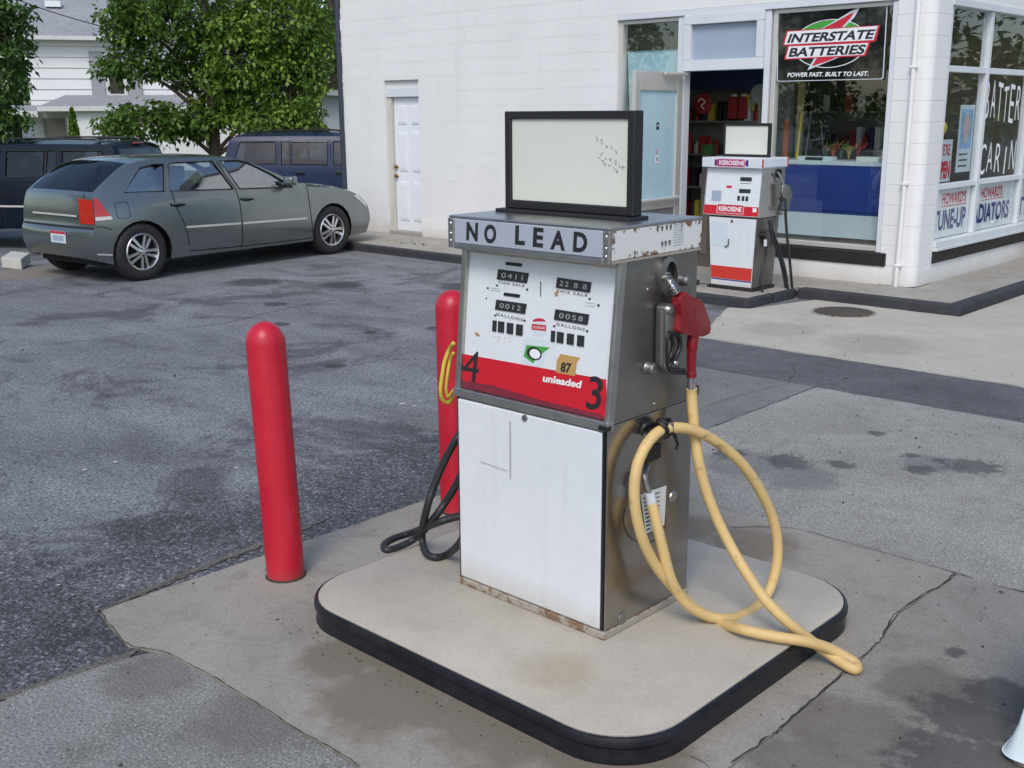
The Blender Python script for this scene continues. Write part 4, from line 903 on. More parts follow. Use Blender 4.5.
lathe('trigger_pin', [(0, .006), (.007, .005), (.009, 0)], M['chrome'], N(238, 525, ZX+.008), nz, 10, (1, 0, 0))
ce = [N(306, 580, ZX), N(306, 612, ZX), N(305, 640, ZX)]
tube('swivel', ce, [.0145, .0165, .0165], M['chrome'], nz, 8); box('swivel_tab', tuple(N(332, 655, ZX)-np.array([.004, .004, .004])), tuple(N(332, 655, ZX)+np.array([.004, .004, .03])), M['cast'], nz)
h3 = crop(580, 380, 2.477)
def HP(x, y, X=None, z=None):
    u, v = h3(x, y); return onX(u, v, X) if z is None else gnd(u, v, z)
path = [N(305, 632, ZX), HP(277, 40, ZX), HP(282, 110, NX+.07), HP(292, 190, NX+.095), HP(310, 265, NX+.12), HP(340, 345, NX+.16), HP(375, 415, NX+.21), HP(415, 482, NX+.28), HP(462, 548, NX+.37), HP(515, 600, z=.165), HP(570, 644, z=.095), HP(625, 684, z=.05), HP(662, 708, z=.036), HP(684, 716, z=.03), HP(682, 702, z=.034), HP(655, 685, z=.05), HP(610, 662, z=.085), HP(560, 648, z=.118), HP(510, 640, z=.13), HP(455, 630, z=.135), HP(400, 617, z=.14), HP(340, 598, NX+.20), HP(285, 566, NX+.155),
        HP(232, 515, NX+.11), HP(185, 455, NX+.08), HP(152, 385, NX+.065), HP(135, 300, NX+.055), HP(140, 220, NX+.05), HP(165, 160, NX+.05), HP(200, 125, NX+.055), HP(235, 118, NX+.075), HP(285, 126, NX+.10), HP(345, 158, NX+.135), HP(405, 212, NX+.17), HP(450, 280, NX+.20), HP(480, 350, NX+.22), HP(490, 420, NX+.235), HP(480, 490, NX+.24), HP(455, 545, NX+.24), HP(410, 580, NX+.235), HP(360, 592, NX+.22),
        HP(310, 582, NX+.18), HP(262, 552, NX+.145), HP(228, 500, NX+.12), HP(208, 430, NX+.10), HP(192, 365, NX+.08), HP(178, 305, NX+.055)]
tube('hose', catmull(path, 5), .0185, M['yellow_hose'], pump, 14)
cn_ = [HP(178, 308, NX+.055), HP(172, 278, NX+.05)]; tube('hose_fitting', cn_, .0185, M['trim'], pump, 8)
tube('hose_fitting', catmull([HP(171, 280, NX+.05), HP(163, 258, NX+.04), HP(160, 235, NX+.03), HP(168, 215, NX+.0)], 4), .011, M['cast'], pump, 8)
n6 = crop(600, 390, 5.117)
def N6(x, y, X=NX+.001): u, v = n6(x, y); return onX(u, v, X)
pl = prism('label_plate', [N6(*p) for p in ((205, 535), (338, 488), (328, 690), (235, 735))], (.0015, 0, 0), M['paper'], pump)
for k in range(9):
    a = 540+20*k; poly('print_line', [N6(222+2*k, a+12, NX+.003), N6(250+k, a+4, NX+.003), N6(250+k, a+12, NX+.003), N6(222+2*k, a+20, NX+.003)], M['ink'], pl)
for k in range(5): poly('print_line', [N6(280, 530+22*k, NX+.003), N6(305, 520+22*k, NX+.003), N6(305, 526+22*k, NX+.003), N6(280, 536+22*k, NX+.003)], M['ink'], pl)
prism('dark_slot', [N6(*p) for p in ((225, 300), (312, 270), (308, 345), (235, 380))], (.002, 0, 0), M['black_sat'], pump)
lathe('plug', [(0, .006), (.018, .006), (.022, 0)], M['steel_trim'], N6(372, 545, NX-.001), pump, 18, (1, 0, 0)); lathe('plug', [(0, .003), (.021, .003), (.024, 0)], M['steel_low'], HP(105, 590, NX-.001), pump, 20, (1, 0, 0))
tube('inspection_ring', [HP(160+52*math.cos(t), 345+60*math.sin(t), NX) for t in np.linspace(-.2, 3.6, 24)], .0012, M['tape'], pump, 5)
# black tape tie that hangs the hose loop
bm = bmesh.new(); ctr = HP(208, 122, NX+.05)
for k in range(7):
    r2 = [.024, .021, .023, .02, .022, .019, .02][k]; off = np.array([random.uniform(-.008, .008), -.025+.009*k, random.uniform(-.008, .012)]); a0 = random.uniform(0, 6)
    add_tube(bm, [ctr+off+np.array([math.cos(t)*r2, .006*math.sin(2*t+a0), math.sin(t)*r2*1.05]) for t in np.linspace(0, 6.28, 15)[:-1]], .0085, 6, True)
add_tube(bm, catmull([ctr+np.array([.01, .03, -.005]), HP(236, 140, NX+.06), HP(242, 158, NX+.05), HP(238, 172, NX+.05)], 4), [.007]*5+[.006]*4+[.005]*4, 6)
add_tube(bm, catmull([ctr+np.array([-.045, -.02, 0]), HP(180, 110, NX+.02), HP(160, 112, NX+.012), HP(150, 135, NX+.004)], 4), .008, 6)
bmobj('tie', bm, M['tape'], pump, 1)
# seam clip at the front corner
box('corner_clip', (PX1-.03, PY0-.012, ZS-.014), (PX1+.008, PY0+.014, ZS+.004), M['tape'], pump, .003)
# ---- left side: black hose, yellow strap
h4 = crop(370, 330, 3.073)
def HL(x, y, X=None, z=None):
    u, v = h4(x, y); return onX(u, v, X) if z is None else gnd(u, v, z)
XL = PX0
bh = [np.array([XL-.03, 2.95, 1.02]), HL(285, 300, XL-.05), HL(262, 340, XL-.06), HL(228, 405, XL-.10), HL(196, 480, XL-.13), HL(173, 555, XL-.15), HL(160, 625, z=.19), HL(170, 682, z=.128), HL(200, 698, z=.122), HL(236, 690, z=.125), HL(275, 655, XL-.05), HL(300, 600, XL-.03), HL(285, 575, XL-.04), HL(250, 578, XL-.08), HL(200, 595, XL-.14), HL(130, 622, z=.14), HL(75, 640, z=.123), HL(44, 660, z=.122), HL(52, 676, z=.122), HL(100, 662, z=.123), HL(150, 632, z=.16), HL(195, 580, XL-.15), HL(235, 525, XL-.11), HL(268, 470, XL-.06), HL(290, 420, XL-.02)]
tube('black_hose', catmull(bh, 6), .0145, M['black_hose'], pump, 12)
def strap(pts, w):
    P = catmull(pts, 6); bm = bmesh.new(); pr = None
    for i, p in enumerate(P):
        a, b2 = bm.verts.new(p+np.array([0, -w, .0])), bm.verts.new(p+np.array([0, w, .003*math.sin(i)]))
        if pr: bm.faces.new((pr[0], a, b2, pr[1]))
        pr = (a, b2)
    bmesh.ops.solidify(bm, geom=bm.faces[:], thickness=.003); return bm
bm = bmesh.new()
add_tube(bm, catmull([HL(256, 40, XL-.015), HL(244, 60, XL-.05), HL(230, 95, XL-.06), HL(222, 140, XL-.06), HL(217, 185, XL-.06), HL(224, 215, XL-.065), HL(242, 222, XL-.06), HL(254, 205, XL-.04)], 6), .0075, 8)
add_tube(bm, catmull([HL(256, 70, XL-.02), HL(246, 95, XL-.045), HL(238, 140, XL-.045), HL(234, 180, XL-.05), HL(240, 205, XL-.05), HL(256, 185, XL-.02)], 6), .006, 8)
bmobj('yellow_strap', bm, M['yellow'], pump, 1)

# ================================================================== KEROSENE PUMP
ki = empty('kerb_island', (-5.86, 9.4, 0), 'low black-edged concrete base under the kerosene pump', 'island')
box('edge', (-6.5, 8.985, -.02), (-5.38, 9.448, .098), M['curb_black'], ki, .02, 2); box('top', (-6.46, 9.03, .05), (-5.42, 9.446, .104), M['walk'], ki, .006)
box('edge', (-6.155, 9.449, -.02), (-5.36, 9.84, .0975), M['curb_black'], ki, .005); box('top', (-6.15, 9.452, .05), (-5.40, 9.985, .1035), M['walk'], ki, .006)
KZ = .105; kx0, kx1 = -6.13, -5.50; ky0, ky1 = 9.30, 9.76; kzs, kh0, kh1 = .82, 1.285, 1.378
kp = empty('kerosene_pump', ((kx0+kx1)/2, 9.53, KZ), 'smaller white and red kerosene pump with black hoses beside the shop door', 'fuel pump')
b2 = .045
prism('cabinet', [(kx0+.05, ky0+.05, KZ+.03), (kx1-.05, ky0+.05, KZ+.03), (kx1-.02, ky0+.02, kzs), (kx0+.06, ky0+.02, kzs)], (0, 0, 0.0001), M['enamel'], kp) if False else None
def frustum(name, a, z0, c, z1, mat, par, bev=.004):
    bm = bmesh.new(); A = [bm.verts.new((x, y, z0)) for x, y in ((a[0], a[1]), (a[2], a[1]), (a[2], a[3]), (a[0], a[3]))]; B = [bm.verts.new((x, y, z1)) for x, y in ((c[0], c[1]), (c[2], c[1]), (c[2], c[3]), (c[0], c[3]))]
    bm.faces.new(A[::-1]); bm.faces.new(B)
    for i in range(4): bm.faces.new((A[i], A[(i+1) % 4], B[(i+1) % 4], B[i]))
    if bev: bmesh.ops.bevel(bm, geom=bm.edges[:], offset=bev, segments=2, affect='EDGES')
    return bmobj(name, bm, mat, par)
lo_, hi_ = (kx0+.10, ky0+.035, kx1-.06, ky1-.04), (kx0+.06, ky0+.02, kx1-.025, ky1-.03)
frustum('cabinet', lo_, KZ+.03, hi_, kzs-.01, M['steel_up'], kp)
box('base_rail', (lo_[0]-.03, lo_[1]-.02, KZ), (lo_[2]+.02, lo_[3]+.02, KZ+.029), M['dark_sill'], kp, .004)
def kfr(s0, s1, z0, z1, d, m, name, par=kp):
    def e(z, s):
        t = (z-KZ-.03)/(kzs-.01-KZ-.03); x0 = lo_[0]+(hi_[0]-lo_[0])*t; x1 = lo_[2]+(hi_[2]-lo_[2])*t; y = lo_[1]+(hi_[1]-lo_[1])*t
        return np.array([x0+(x1-x0)*s, y-d, z])
    return prism(name, [e(z0, s0), e(z0, s1), e(z1, s1), e(z1, s0)], (0, .008, 0), M[m], par, .0015, 1)
M['kred'] = pm('orange_red_enamel', (.60, .045, .03), .3, 0, .1, 4)
fpn = kfr(.015, .985, KZ+.035, kzs-.015, .006, 'enamel', 'front_panel'); kfr(.02, .98, KZ+.10, .33, .0072, 'kred', 'red_band', fpn); kfr(.02, .98, KZ+.085, KZ+.098, .0074, 'blue_ink', 'blue_line', fpn)
kfr(.06, .42, .52, .76, .0075, 'white_board', 'access_plate', fpn); lathe('lock', [(0, .006), (.011, .005), (.013, 0)], M['ink'], (-5.80, ky0+.012, .775), fpn, 12, (0, -1, 0))
tube('pull_loop', catmull([(-5.83, ky0+.012, .60), (-5.825, ky0+.006, .55), (-5.845, ky0+.008, .53), (-5.87, ky0+.012, .52)], 4), .005, M['ink'], fpn, 6)
KT = .05
prism('housing', [(kx0+.01, ky0+.012, kzs), (kx0+.01, ky1-.005, kzs), (kx0+.01, ky1-.005, kh0), (kx0+.01, ky0+KT+.012, kh0)], (kx1-kx0-.02, 0, 0), M['steel_up'], kp)
for x in (kx0, kx1-.008): prism('upper_side_panel', [(x, ky0, kzs), (x, ky1, kzs), (x, ky1, kh0), (x, ky0+KT, kh0)], (.008, 0, 0), M['steel_trim'], kp, .002)
kn = np.cross([1, 0, 0], [0, KT, kh0-kzs]); kn = kn/np.linalg.norm(kn); kn = -kn if kn[1] > 0 else kn
def KF(s, t, d=0.0): return np.array([kx0+.012+(kx1-kx0-.024)*s, ky0+KT*t, kzs+(kh0-kzs)*t])+kn*d
kf = prism('display_face', [KF(0, .02), KF(1, .02), KF(1, .99), KF(0, .99)], tuple(-kn*.01), M['enamel'], kp)
def kq(name, s0, s1, t0, t1, m, par=kf, d=.001): return poly(name, [KF(s0, t0, d), KF(s1, t0, d), KF(s1, t1, d), KF(s0, t1, d)], M[m], par)
kq('red_band', 0, 1, .03, .22, 'face_red'); rbx = kq('name_sticker', .24, .74, .06, .25, 'white_board', d=.002); kq('sticker_field', .25, .73, .07, .24, 'red_ink', rbx, .0026)
text('lettering', 'KEROSENE', KF(.28, .205, .0032), KF(.70, .205, .0032), KF(.28, .105, .0032), M['white_ink'], rbx, bold=.03)
for t0 in (.73, .49): kq('counter_window', .62, .83, t0, t0+.085, 'gauge')
kq('counter_print', .63, .83, .68, .695, 'grey_panel')
for s in (.60, .68, .75): kq('price_wheel', s, s+.05, .33, .43, 'gauge')
kq('badge', .38, .48, .58, .63, 'red_ink')
kq('faded_sticker', .12, .30, .30, .52, 'film2', d=.0008); kq('paint_chip', .90, .97, .12, .20, 'white_ink', d=.0022)
khd = box('header', (kx0-.025, ky0-.004, kh0), (kx1+.012, ky1+.02, kh1), M['trim'], kp, .004)
kh = poly('name_sticker', [np.array([x, ky0-.006, z]) for x, z in ((-5.985, kh0+.02), (-5.965, kh0+.012), (-5.68, kh0+.012), (-5.655, kh0+.045), (-5.68, kh1-.012), (-5.965, kh1-.012), (-5.985, kh1-.02))], flat('magenta_ink', (.50, .03, .16), .4), khd)
for xx in ((-6.01, -5.987), (-5.66, -5.635)): poly('blue_tip', [np.array([xx[0], ky0-.0055, kh0+.02]), np.array([xx[1], ky0-.0055, kh0+.015]), np.array([xx[1], ky0-.0055, kh1-.015]), np.array([xx[0], ky0-.0055, kh1-.02])], M['blue_ink'], khd)
text('lettering', 'KEROSENE', (-5.955, ky0-.008, kh1-.024), (-5.675, ky0-.008, kh1-.024), (-5.955, ky0-.008, kh0+.026), M['white_ink'], kh, bold=.03)
box('side_plate', (kx1+.010, ky0+.02, kh0+.012), (kx1+.016, ky1, kh1-.010), M['white_board'], khd)
for y in (ky0-.002, ky1+.001): box('red_edge', (kx1+.009, y, kh0+.01), (kx1+.018, y+.018, kh1-.008), M['red_ink'], khd)
ks = box('sign_frame', (-6.085, 9.55, kh1), (-6.065, 9.59, 1.70), M['black_sat'], kp); box('frame_bar', (-5.59, 9.55, kh1), (-5.57, 9.59, 1.70), M['black_sat'], ks); box('frame_bar', (-6.064, 9.55, kh1), (-5.591, 9.59, kh1+.025), M['black_sat'], ks); box('frame_bar', (-6.064, 9.55, 1.675), (-5.591, 9.59, 1.70), M['black_sat'], ks); box('sign_panel', (-6.064, 9.56, kh1+.026), (-5.591, 9.575, 1.674), M['sign_face'], ks); box('back_panel', (-6.064, 9.578, kh1+.026), (-5.591, 9.588, 1.674), M['black_sat'], ks)
k5 = crop(690, 140, 4.517); KXS = kx1
def K(x, y, X=KXS+.02): u, v = k5(x, y); return onX(u, v, X)
kb = prism('nozzle_boot', [K(*p, KXS) for p in ((375, 195), (398, 195), (396, 300), (378, 305))], (.04, 0, 0), M['cast'], kp, .006)
lathe('nozzle_socket', [(0, .004), (.025, .004), (.04, .02), (.045, 0)], M['tape'], K(398, 150, KXS), kp, 16, (1, 0, 0))
kz = prism('nozzle', [K(*p, KXS+.03) for p in ((410, 205), (420, 197), (440, 205), (454, 235), (454, 256), (442, 268), (438, 315), (428, 318), (426, 262), (410, 263), (406, 240))], (.028, 0, 0), M['cast'], kp, .008, 2, .9)
tube('spout', catmull([K(x, y, KXS+.04) for x, y in ((420, 200), (410, 170), (398, 148))], 4), .012, M['chrome'], kz, 8); tube('trigger_guard', catmull([K(x, y, KXS+.05) for x, y in ((405, 262), (418, 275), (408, 300), (398, 312), (430, 316))], 4), .007, M['ink'], kz, 6)
tube('hose', catmull([K(432, 318, KXS+.05), K(433, 360, KXS+.05), K(440, 450, KXS+.07), K(452, 560, KXS+.09), K(462, 680, KXS+.10), K(463, 722, KXS+.11), K(452, 722, KXS+.11), K(440, 660, KXS+.10), K(430, 590, KXS+.09), K(405, 500, KXS+.06), K(380, 430, KXS+.04), K(360, 365, KXS+.02)], 6), .014, M['black_hose'], kp, 10)
tube('hose', catmull([K(355, 365, KXS+.03), K(372, 440, KXS+.05), K(400, 520, KXS+.06), K(420, 600, KXS+.07), K(432, 680, KXS+.08), K(420, 712, KXS+.08), K(380, 724, KXS+.06), K(340, 705, KXS+.04), K(318, 655, KXS+.03), K(325, 590, KXS+.03), K(342, 530, KXS+.02), K(343, 480, KXS+.02)], 6), .012, M['black_hose'], kp, 10)
for p in ((432, 340), (340, 465)): tube('hose_fitting', [K(p[0], p[1]-14, KXS+.045), K(p[0], p[1]+14, KXS+.045)], .016, M['trim'], kp, 8)
prism('fitting_box', [K(*p, KXS-.03) for p in ((320, 420), (355, 405), (362, 470), (335, 480))], (.05, 0, 0), M['cast'], kp, .006); lathe('valve', [(0, .05), (.03, .045), (.035, 0)], M['tape'], K(325, 430, KXS-.03), kp, 12, (1, 0, 0))
bm = bmesh.new(); rs = random.Random(2)
for k in range(5): add_tube(bm, catmull([(-6.45+rs.uniform(0, .25), 9.2+rs.uniform(0, .2), .125+rs.uniform(0, .03)) for _ in range(5)], 5), .016, 8)
tag(bmobj('coiled_hose', bm, M['black_hose'], None, 1), 'short tangle of black hose lying left of the kerosene pump', 'hose')

# ================================================================== VEHICLES
M['paint_green'] = pm('grey_green_car_paint', (.20, .225, .225), .25, .8, .06, 2, Coat_Weight=.8, Coat_Roughness=.06)
M['paint_navy'] = pm('dark_navy_car_paint', (.004, .008, .018), .22, 0, .1, 2, Specular_IOR_Level=.3)
M['paint_blue'] = pm('blue_car_paint', (.020, .032, .078), .30, 0, .08, 2, Specular_IOR_Level=.22)
M['carglass'] = glass('car_glass', (.84, .92, .90), .34)
M['carglass_dark'] = glass('dark_car_glass', (.22, .26, .30), .05)
M['tyre'] = pm('tyre_rubber', (.018, .018, .019), .8, 0, .2, 10, .2, 60)
M['alloy'] = pm('alloy_wheel', (.62, .62, .62), .28, .9, .06, 6)
M['well'] = flat('black_underbody', (.008, .008, .009), .9)
M['seat'] = pm('grey_seat_fabric', (.10, .10, .10), .9, 0, .1, 5)
M['lamp_red'] = pm('tail_lamp_red', (.48, .022, .014), .12, 0, .15, 12, Coat_Weight=1.0)
M['lamp_clear'] = pm('clear_lamp', (.62, .62, .60), .12, 0, .1, 8, Coat_Weight=1.0)
def interp(tab, x):
    xs_ = [t[0] for t in tab]; ys_ = [t[1] for t in tab]; return float(np.interp(x, xs_, ys_))
class Car:
    def __init__(s, name, R0, heading, zg, label, cat, paint, plan, sect, edge, center, wheels, wr, group=None):
        s.o = np.array([R0[0], R0[1], zg]); h = np.array([heading[0], heading[1], 0.0]); s.f = h/np.linalg.norm(h); s.r = np.array([s.f[1], -s.f[0], 0])   # r = right side
        s.root = empty(name, tuple(s.o+s.f*1.4), label, cat, group); s.paint = paint; s.plan, s.sect = plan, sect
        s.half = sect[1][1]; s.wheels, s.wr = wheels, wr
        s.E = catmull(edge, 4); s.C = catmull(center, 4)
    def Y(s, x, z):
        a = sum(interp(s.plan, x+d) for d in (-.16, -.08, 0, .08, .16))/5; b = sum(interp(s.sect, z+d) for d in (-.05, -.025, 0, .025, .05))/5; return a*b
    def W(s, x, y, z): return s.o+s.f*x+s.r*y+np.array([0, 0, z])        # local (forward, right, up) -> world
    def side(s, name, outline, holes, side, mat, par, off=0.0, cell=(.14, .09), thick=0.0):
        bm = bmesh.new()
        for loop in [outline]+holes:
            vv = [bm.verts.new((p[0], p[1], 0)) for p in loop]
            for i in range(len(vv)): bm.edges.new((vv[i], vv[(i+1) % len(vv)]))
        bmesh.ops.triangle_fill(bm, use_beauty=True, use_dissolve=False, edges=bm.edges[:])
        xs_ = [p[0] for p in outline]; ys_ = [p[1] for p in outline]
        for k in range(int((max(xs_)-min(xs_))/cell[0])): bmesh.ops.bisect_plane(bm, geom=bm.verts[:]+bm.edges[:]+bm.faces[:], plane_co=(min(xs_)+cell[0]*(k+.5), 0, 0), plane_no=(1, 0, 0))
        for k in range(int((max(ys_)-min(ys_))/cell[1])): bmesh.ops.bisect_plane(bm, geom=bm.verts[:]+bm.edges[:]+bm.faces[:], plane_co=(0, min(ys_)+cell[1]*(k+.5), 0), plane_no=(0, 1, 0))
        for v in bm.verts:
            x, z = v.co.x, v.co.y; v.co = Vector(s.W(x, side*(s.Y(x, z)+off), z))
        for f in bm.faces: f.smooth = True
        if thick: bmesh.ops.solidify(bm, geom=bm.faces[:], thickness=thick)
        o = bmobj(name, bm, mat, par)
        me = o.data; me.polygons.foreach_set('use_smooth', [True]*len(me.polygons)); wl = np.array(wloc(o)); ns_ = []
        for v in me.vertices:
            P = np.array(v.co)+wl-s.o; x, z = float(P@s.f)/float(s.f@s.f), float(P[2]); e = .01
            tx = s.W(x+e, side*s.Y(x+e, z), z)-s.W(x-e, side*s.Y(x-e, z), z); tz = s.W(x, side*s.Y(x, z+e), z+e)-s.W(x, side*s.Y(x, z-e), z-e)
            n = np.cross(tx, tz); n = n/np.linalg.norm(n); n = n if (n@s.r)*side > 0 else -n; ns_.append(tuple(n))
        pn_ = me.polygons
        flip = sum(1 for p in pn_ if np.dot(p.normal, ns_[p.vertices[0]]) < 0)
        if flip > len(pn_)/2: me.flip_normals()
        me.normals_split_custom_set_from_vertices(ns_)
        return o
    def strip(s, name, i0, i1, mat, t0=-1.0, t1=1.0, n=12, par=None, off=0.0):
        bm = bmesh.new(); rows = []
        for i in range(i0, i1+1):
            e, c = s.E[i], s.C[i]; y = s.Y(e[0], e[1]); row = []
            for k in range(n+1):
                t = t0+(t1-t0)*k/n; w = 1-abs(t)**2.6; x = e[0]+(c[0]-e[0])*w; z = e[1]+(c[1]-e[1])*w
                row.append(bm.verts.new(s.W(x, t*y, z)))
            rows.append(row)
        for a, b in zip(rows[:-1], rows[1:]):
            for k in range(n): bm.faces.new((a[k], a[k+1], b[k+1], b[k]))
        if off: 
            bm.normal_update()
            for v in bm.verts: v.co += v.normal*off
        return bmobj(name, bm, mat, par or s.root, .7)
    def at(s, i, t, off=0.0):
        e, c = s.E[i], s.C[i]; w = 1-abs(t)**2.6
        return s.W(e[0]+(c[0]-e[0])*w, t*s.Y(e[0], e[1]), e[1]+(c[1]-e[1])*w)
    def outline(s, zb):
        r = s.wr*1.13; top = [tuple(p) for p in s.E]; bot = []
        for x in s.wheels[::-1]:
            cz = s.wr*.97; a0 = math.asin(max(-1, min(1, (zb-cz)/r)))
            bot += [(x+r*math.cos(a), cz+r*math.sin(a)) for a in np.linspace(a0, math.pi-a0, 13)]
        return top+bot
    def wheel(s, x, side, rimstyle=5):
        ax = s.r*side; c = s.W(x, side*(s.half*interp(s.plan, x)-.115), s.wr); R = s.wr
        w = empty('wheel', tuple(c), None, None); setpar(w, s.root)
        for k in ('label', 'category'):
            if k in w: del w[k]
        pr = [(R*.66, -.09), (R*.80, -.105), (R*.95, -.095), (R, -.07), (R, .07), (R*.95, .095), (R*.80, .105), (R*.66, .09)]
        bm = bmesh.new(); add_lathe(bm, pr, 36, c, ax, True); bmobj('tyre', bm, M['tyre'], w, .9)
        bm = bmesh.new(); rr = R*.66
        add_lathe(bm, [(rr, -.09), (rr, .088), (rr*.95, .098), (rr*.90, .09), (rr*.88, .02), (rr*.88, -.09)], 36, c, ax)
        e1 = Vector(ax).orthogonal().normalized(); e2 = Vector(ax).cross(e1); C = Vector(c)+Vector(ax)*.0
        for k in range(rimstyle):
            a = 2*math.pi*k/rimstyle+.3; d = e1*math.cos(a)+e2*math.sin(a); p = Vector(ax).cross(d)
            for sgn in (-1, 1):
                pts = [C+d*(rr*.16)+p*sgn*rr*.02, C+d*(rr*.16)+p*sgn*rr*.15, C+d*(rr*.93)+p*sgn*rr*.26, C+d*(rr*.93)+p*sgn*rr*.10]
                add_prism(bm, [q+Vector(ax)*(.05+.025*(i < 2)) for i, q in enumerate(pts)], Vector(ax)*.02)
        add_lathe(bm, [(0, .105), (rr*.12, .103), (rr*.24, .09), (rr*.28, .05)], 20, c, ax)
        bmobj('rim', bm, M['alloy'], w, .5)
        lathe('brake_disc', [(0, 0), (rr*.86, 0), (rr*.86, .01), (0, .01)], M['well'], c, w, 24, tuple(ax))
        for k in range(5):
            a = 2*math.pi*k/5; lathe('lug_nut', [(0, .012), (.009, .011), (.011, 0)], M['well'], np.array(C+(e1*math.cos(a)+e2*math.sin(a))*rr*.19+Vector(ax)*.093), w, 8, tuple(ax))
    def lbox(s, name, lo, hi, mat, par=None, bev=.01, seg=2):
        bm = bmesh.new(); add_box(bm, lo, hi, bev, seg)
        for v in bm.verts: v.co = Vector(s.W(v.co.x, v.co.y, v.co.z))
        return bmobj(name, bm, mat, par or s.root, .6)
    def line(s, name, pts, side, mat, w=.004, par=None, off=.002):
        P = catmull(pts, 6); bm = bmesh.new(); pr = None
        for i, p in enumerate(P):
            t = P[min(i+1, len(P)-1)]-P[max(i-1, 0)]; t = t/(np.linalg.norm(t)+1e-9); n = np.array([-t[1], t[0]])
            q = [bm.verts.new(s.W(*(lambda a: (a[0], side*(s.Y(a[0], a[1])+off), a[1]))(p+n*sg*w))) for sg in (-1, 1)]
            if pr: bm.faces.new((pr[0], q[0], q[1], pr[1]))
            pr = q
        return bmobj(name, bm, mat, par or s.root)
def quadw(pts): return [tuple(p) for p in pts]

# ---- grey-green hatchback
edge = [(-.50, .26), (-.555, .40), (-.555, .57), (-.525, .63), (-.515, .80), (-.49, .95), (-.45, 1.0), (-.22, 1.16), (.03, 1.285), (.4, 1.325), (1.1, 1.32), (1.55, 1.28), (1.97, 1.12), (2.42, .93), (2.58, .90), (3.0, .86), (3.35, .77), (3.58, .64), (3.66, .50), (3.67, .38), (3.60, .22)]
cent = [(-.53, .28), (-.60, .40), (-.605, .57), (-.555, .63), (-.545, .80), (-.52, .97), (-.48, 1.01), (-.27, 1.175), (-.03, 1.315), (.4, 1.355), (1.1, 1.352), (1.64, 1.30), (2.14, 1.12), (2.66, .955), (2.80, .93), (3.15, .89), (3.52, .80), (3.76, .66), (3.83, .50), (3.84, .38), (3.76, .22)]
plan = [(-.7, .82), (-.55, .88), (-.35, .95), (.1, 1), (2.4, 1), (2.9, .985), (3.3, .94), (3.55, .87), (3.7, .80)]
sect = [(.2, .80), (.35, .83), (.50, .836), (.66, .832), (.78, .818), (.86, .798), (.93, .768), (1.0, .745), (1.28, .645), (1.33, .60), (1.4, .56)]
R0 = np.array([-11.5, 6.16]); F0 = np.array([-11.76, 9.02]); hd_ = F0-R0; hd_ = hd_/np.linalg.norm(hd_); rt_ = np.array([hd_[1], -hd_[0]])
car = Car('hatchback_car', R0-rt_*.745, hd_, 0.0, 'grey-green five-door hatchback with alloy wheels parked nose to the shop', 'car', M['paint_green'], plan, sect, edge, cent, (0.0, 2.872), .322)
win = {'quarter': [(-.13, .985), (.37, .97), (.47, 1.268), (.32, 1.268), (.14, 1.235)], 'rear': [(.45, .968), (1.33, .94), (1.14, 1.275), (.62, 1.275), (.52, 1.26)], 'front': [(1.42, .938), (2.24, .915), (2.20, .945), (1.94, 1.10), (1.65, 1.24), (1.52, 1.27), (1.25, 1.275)]}
zb = .215
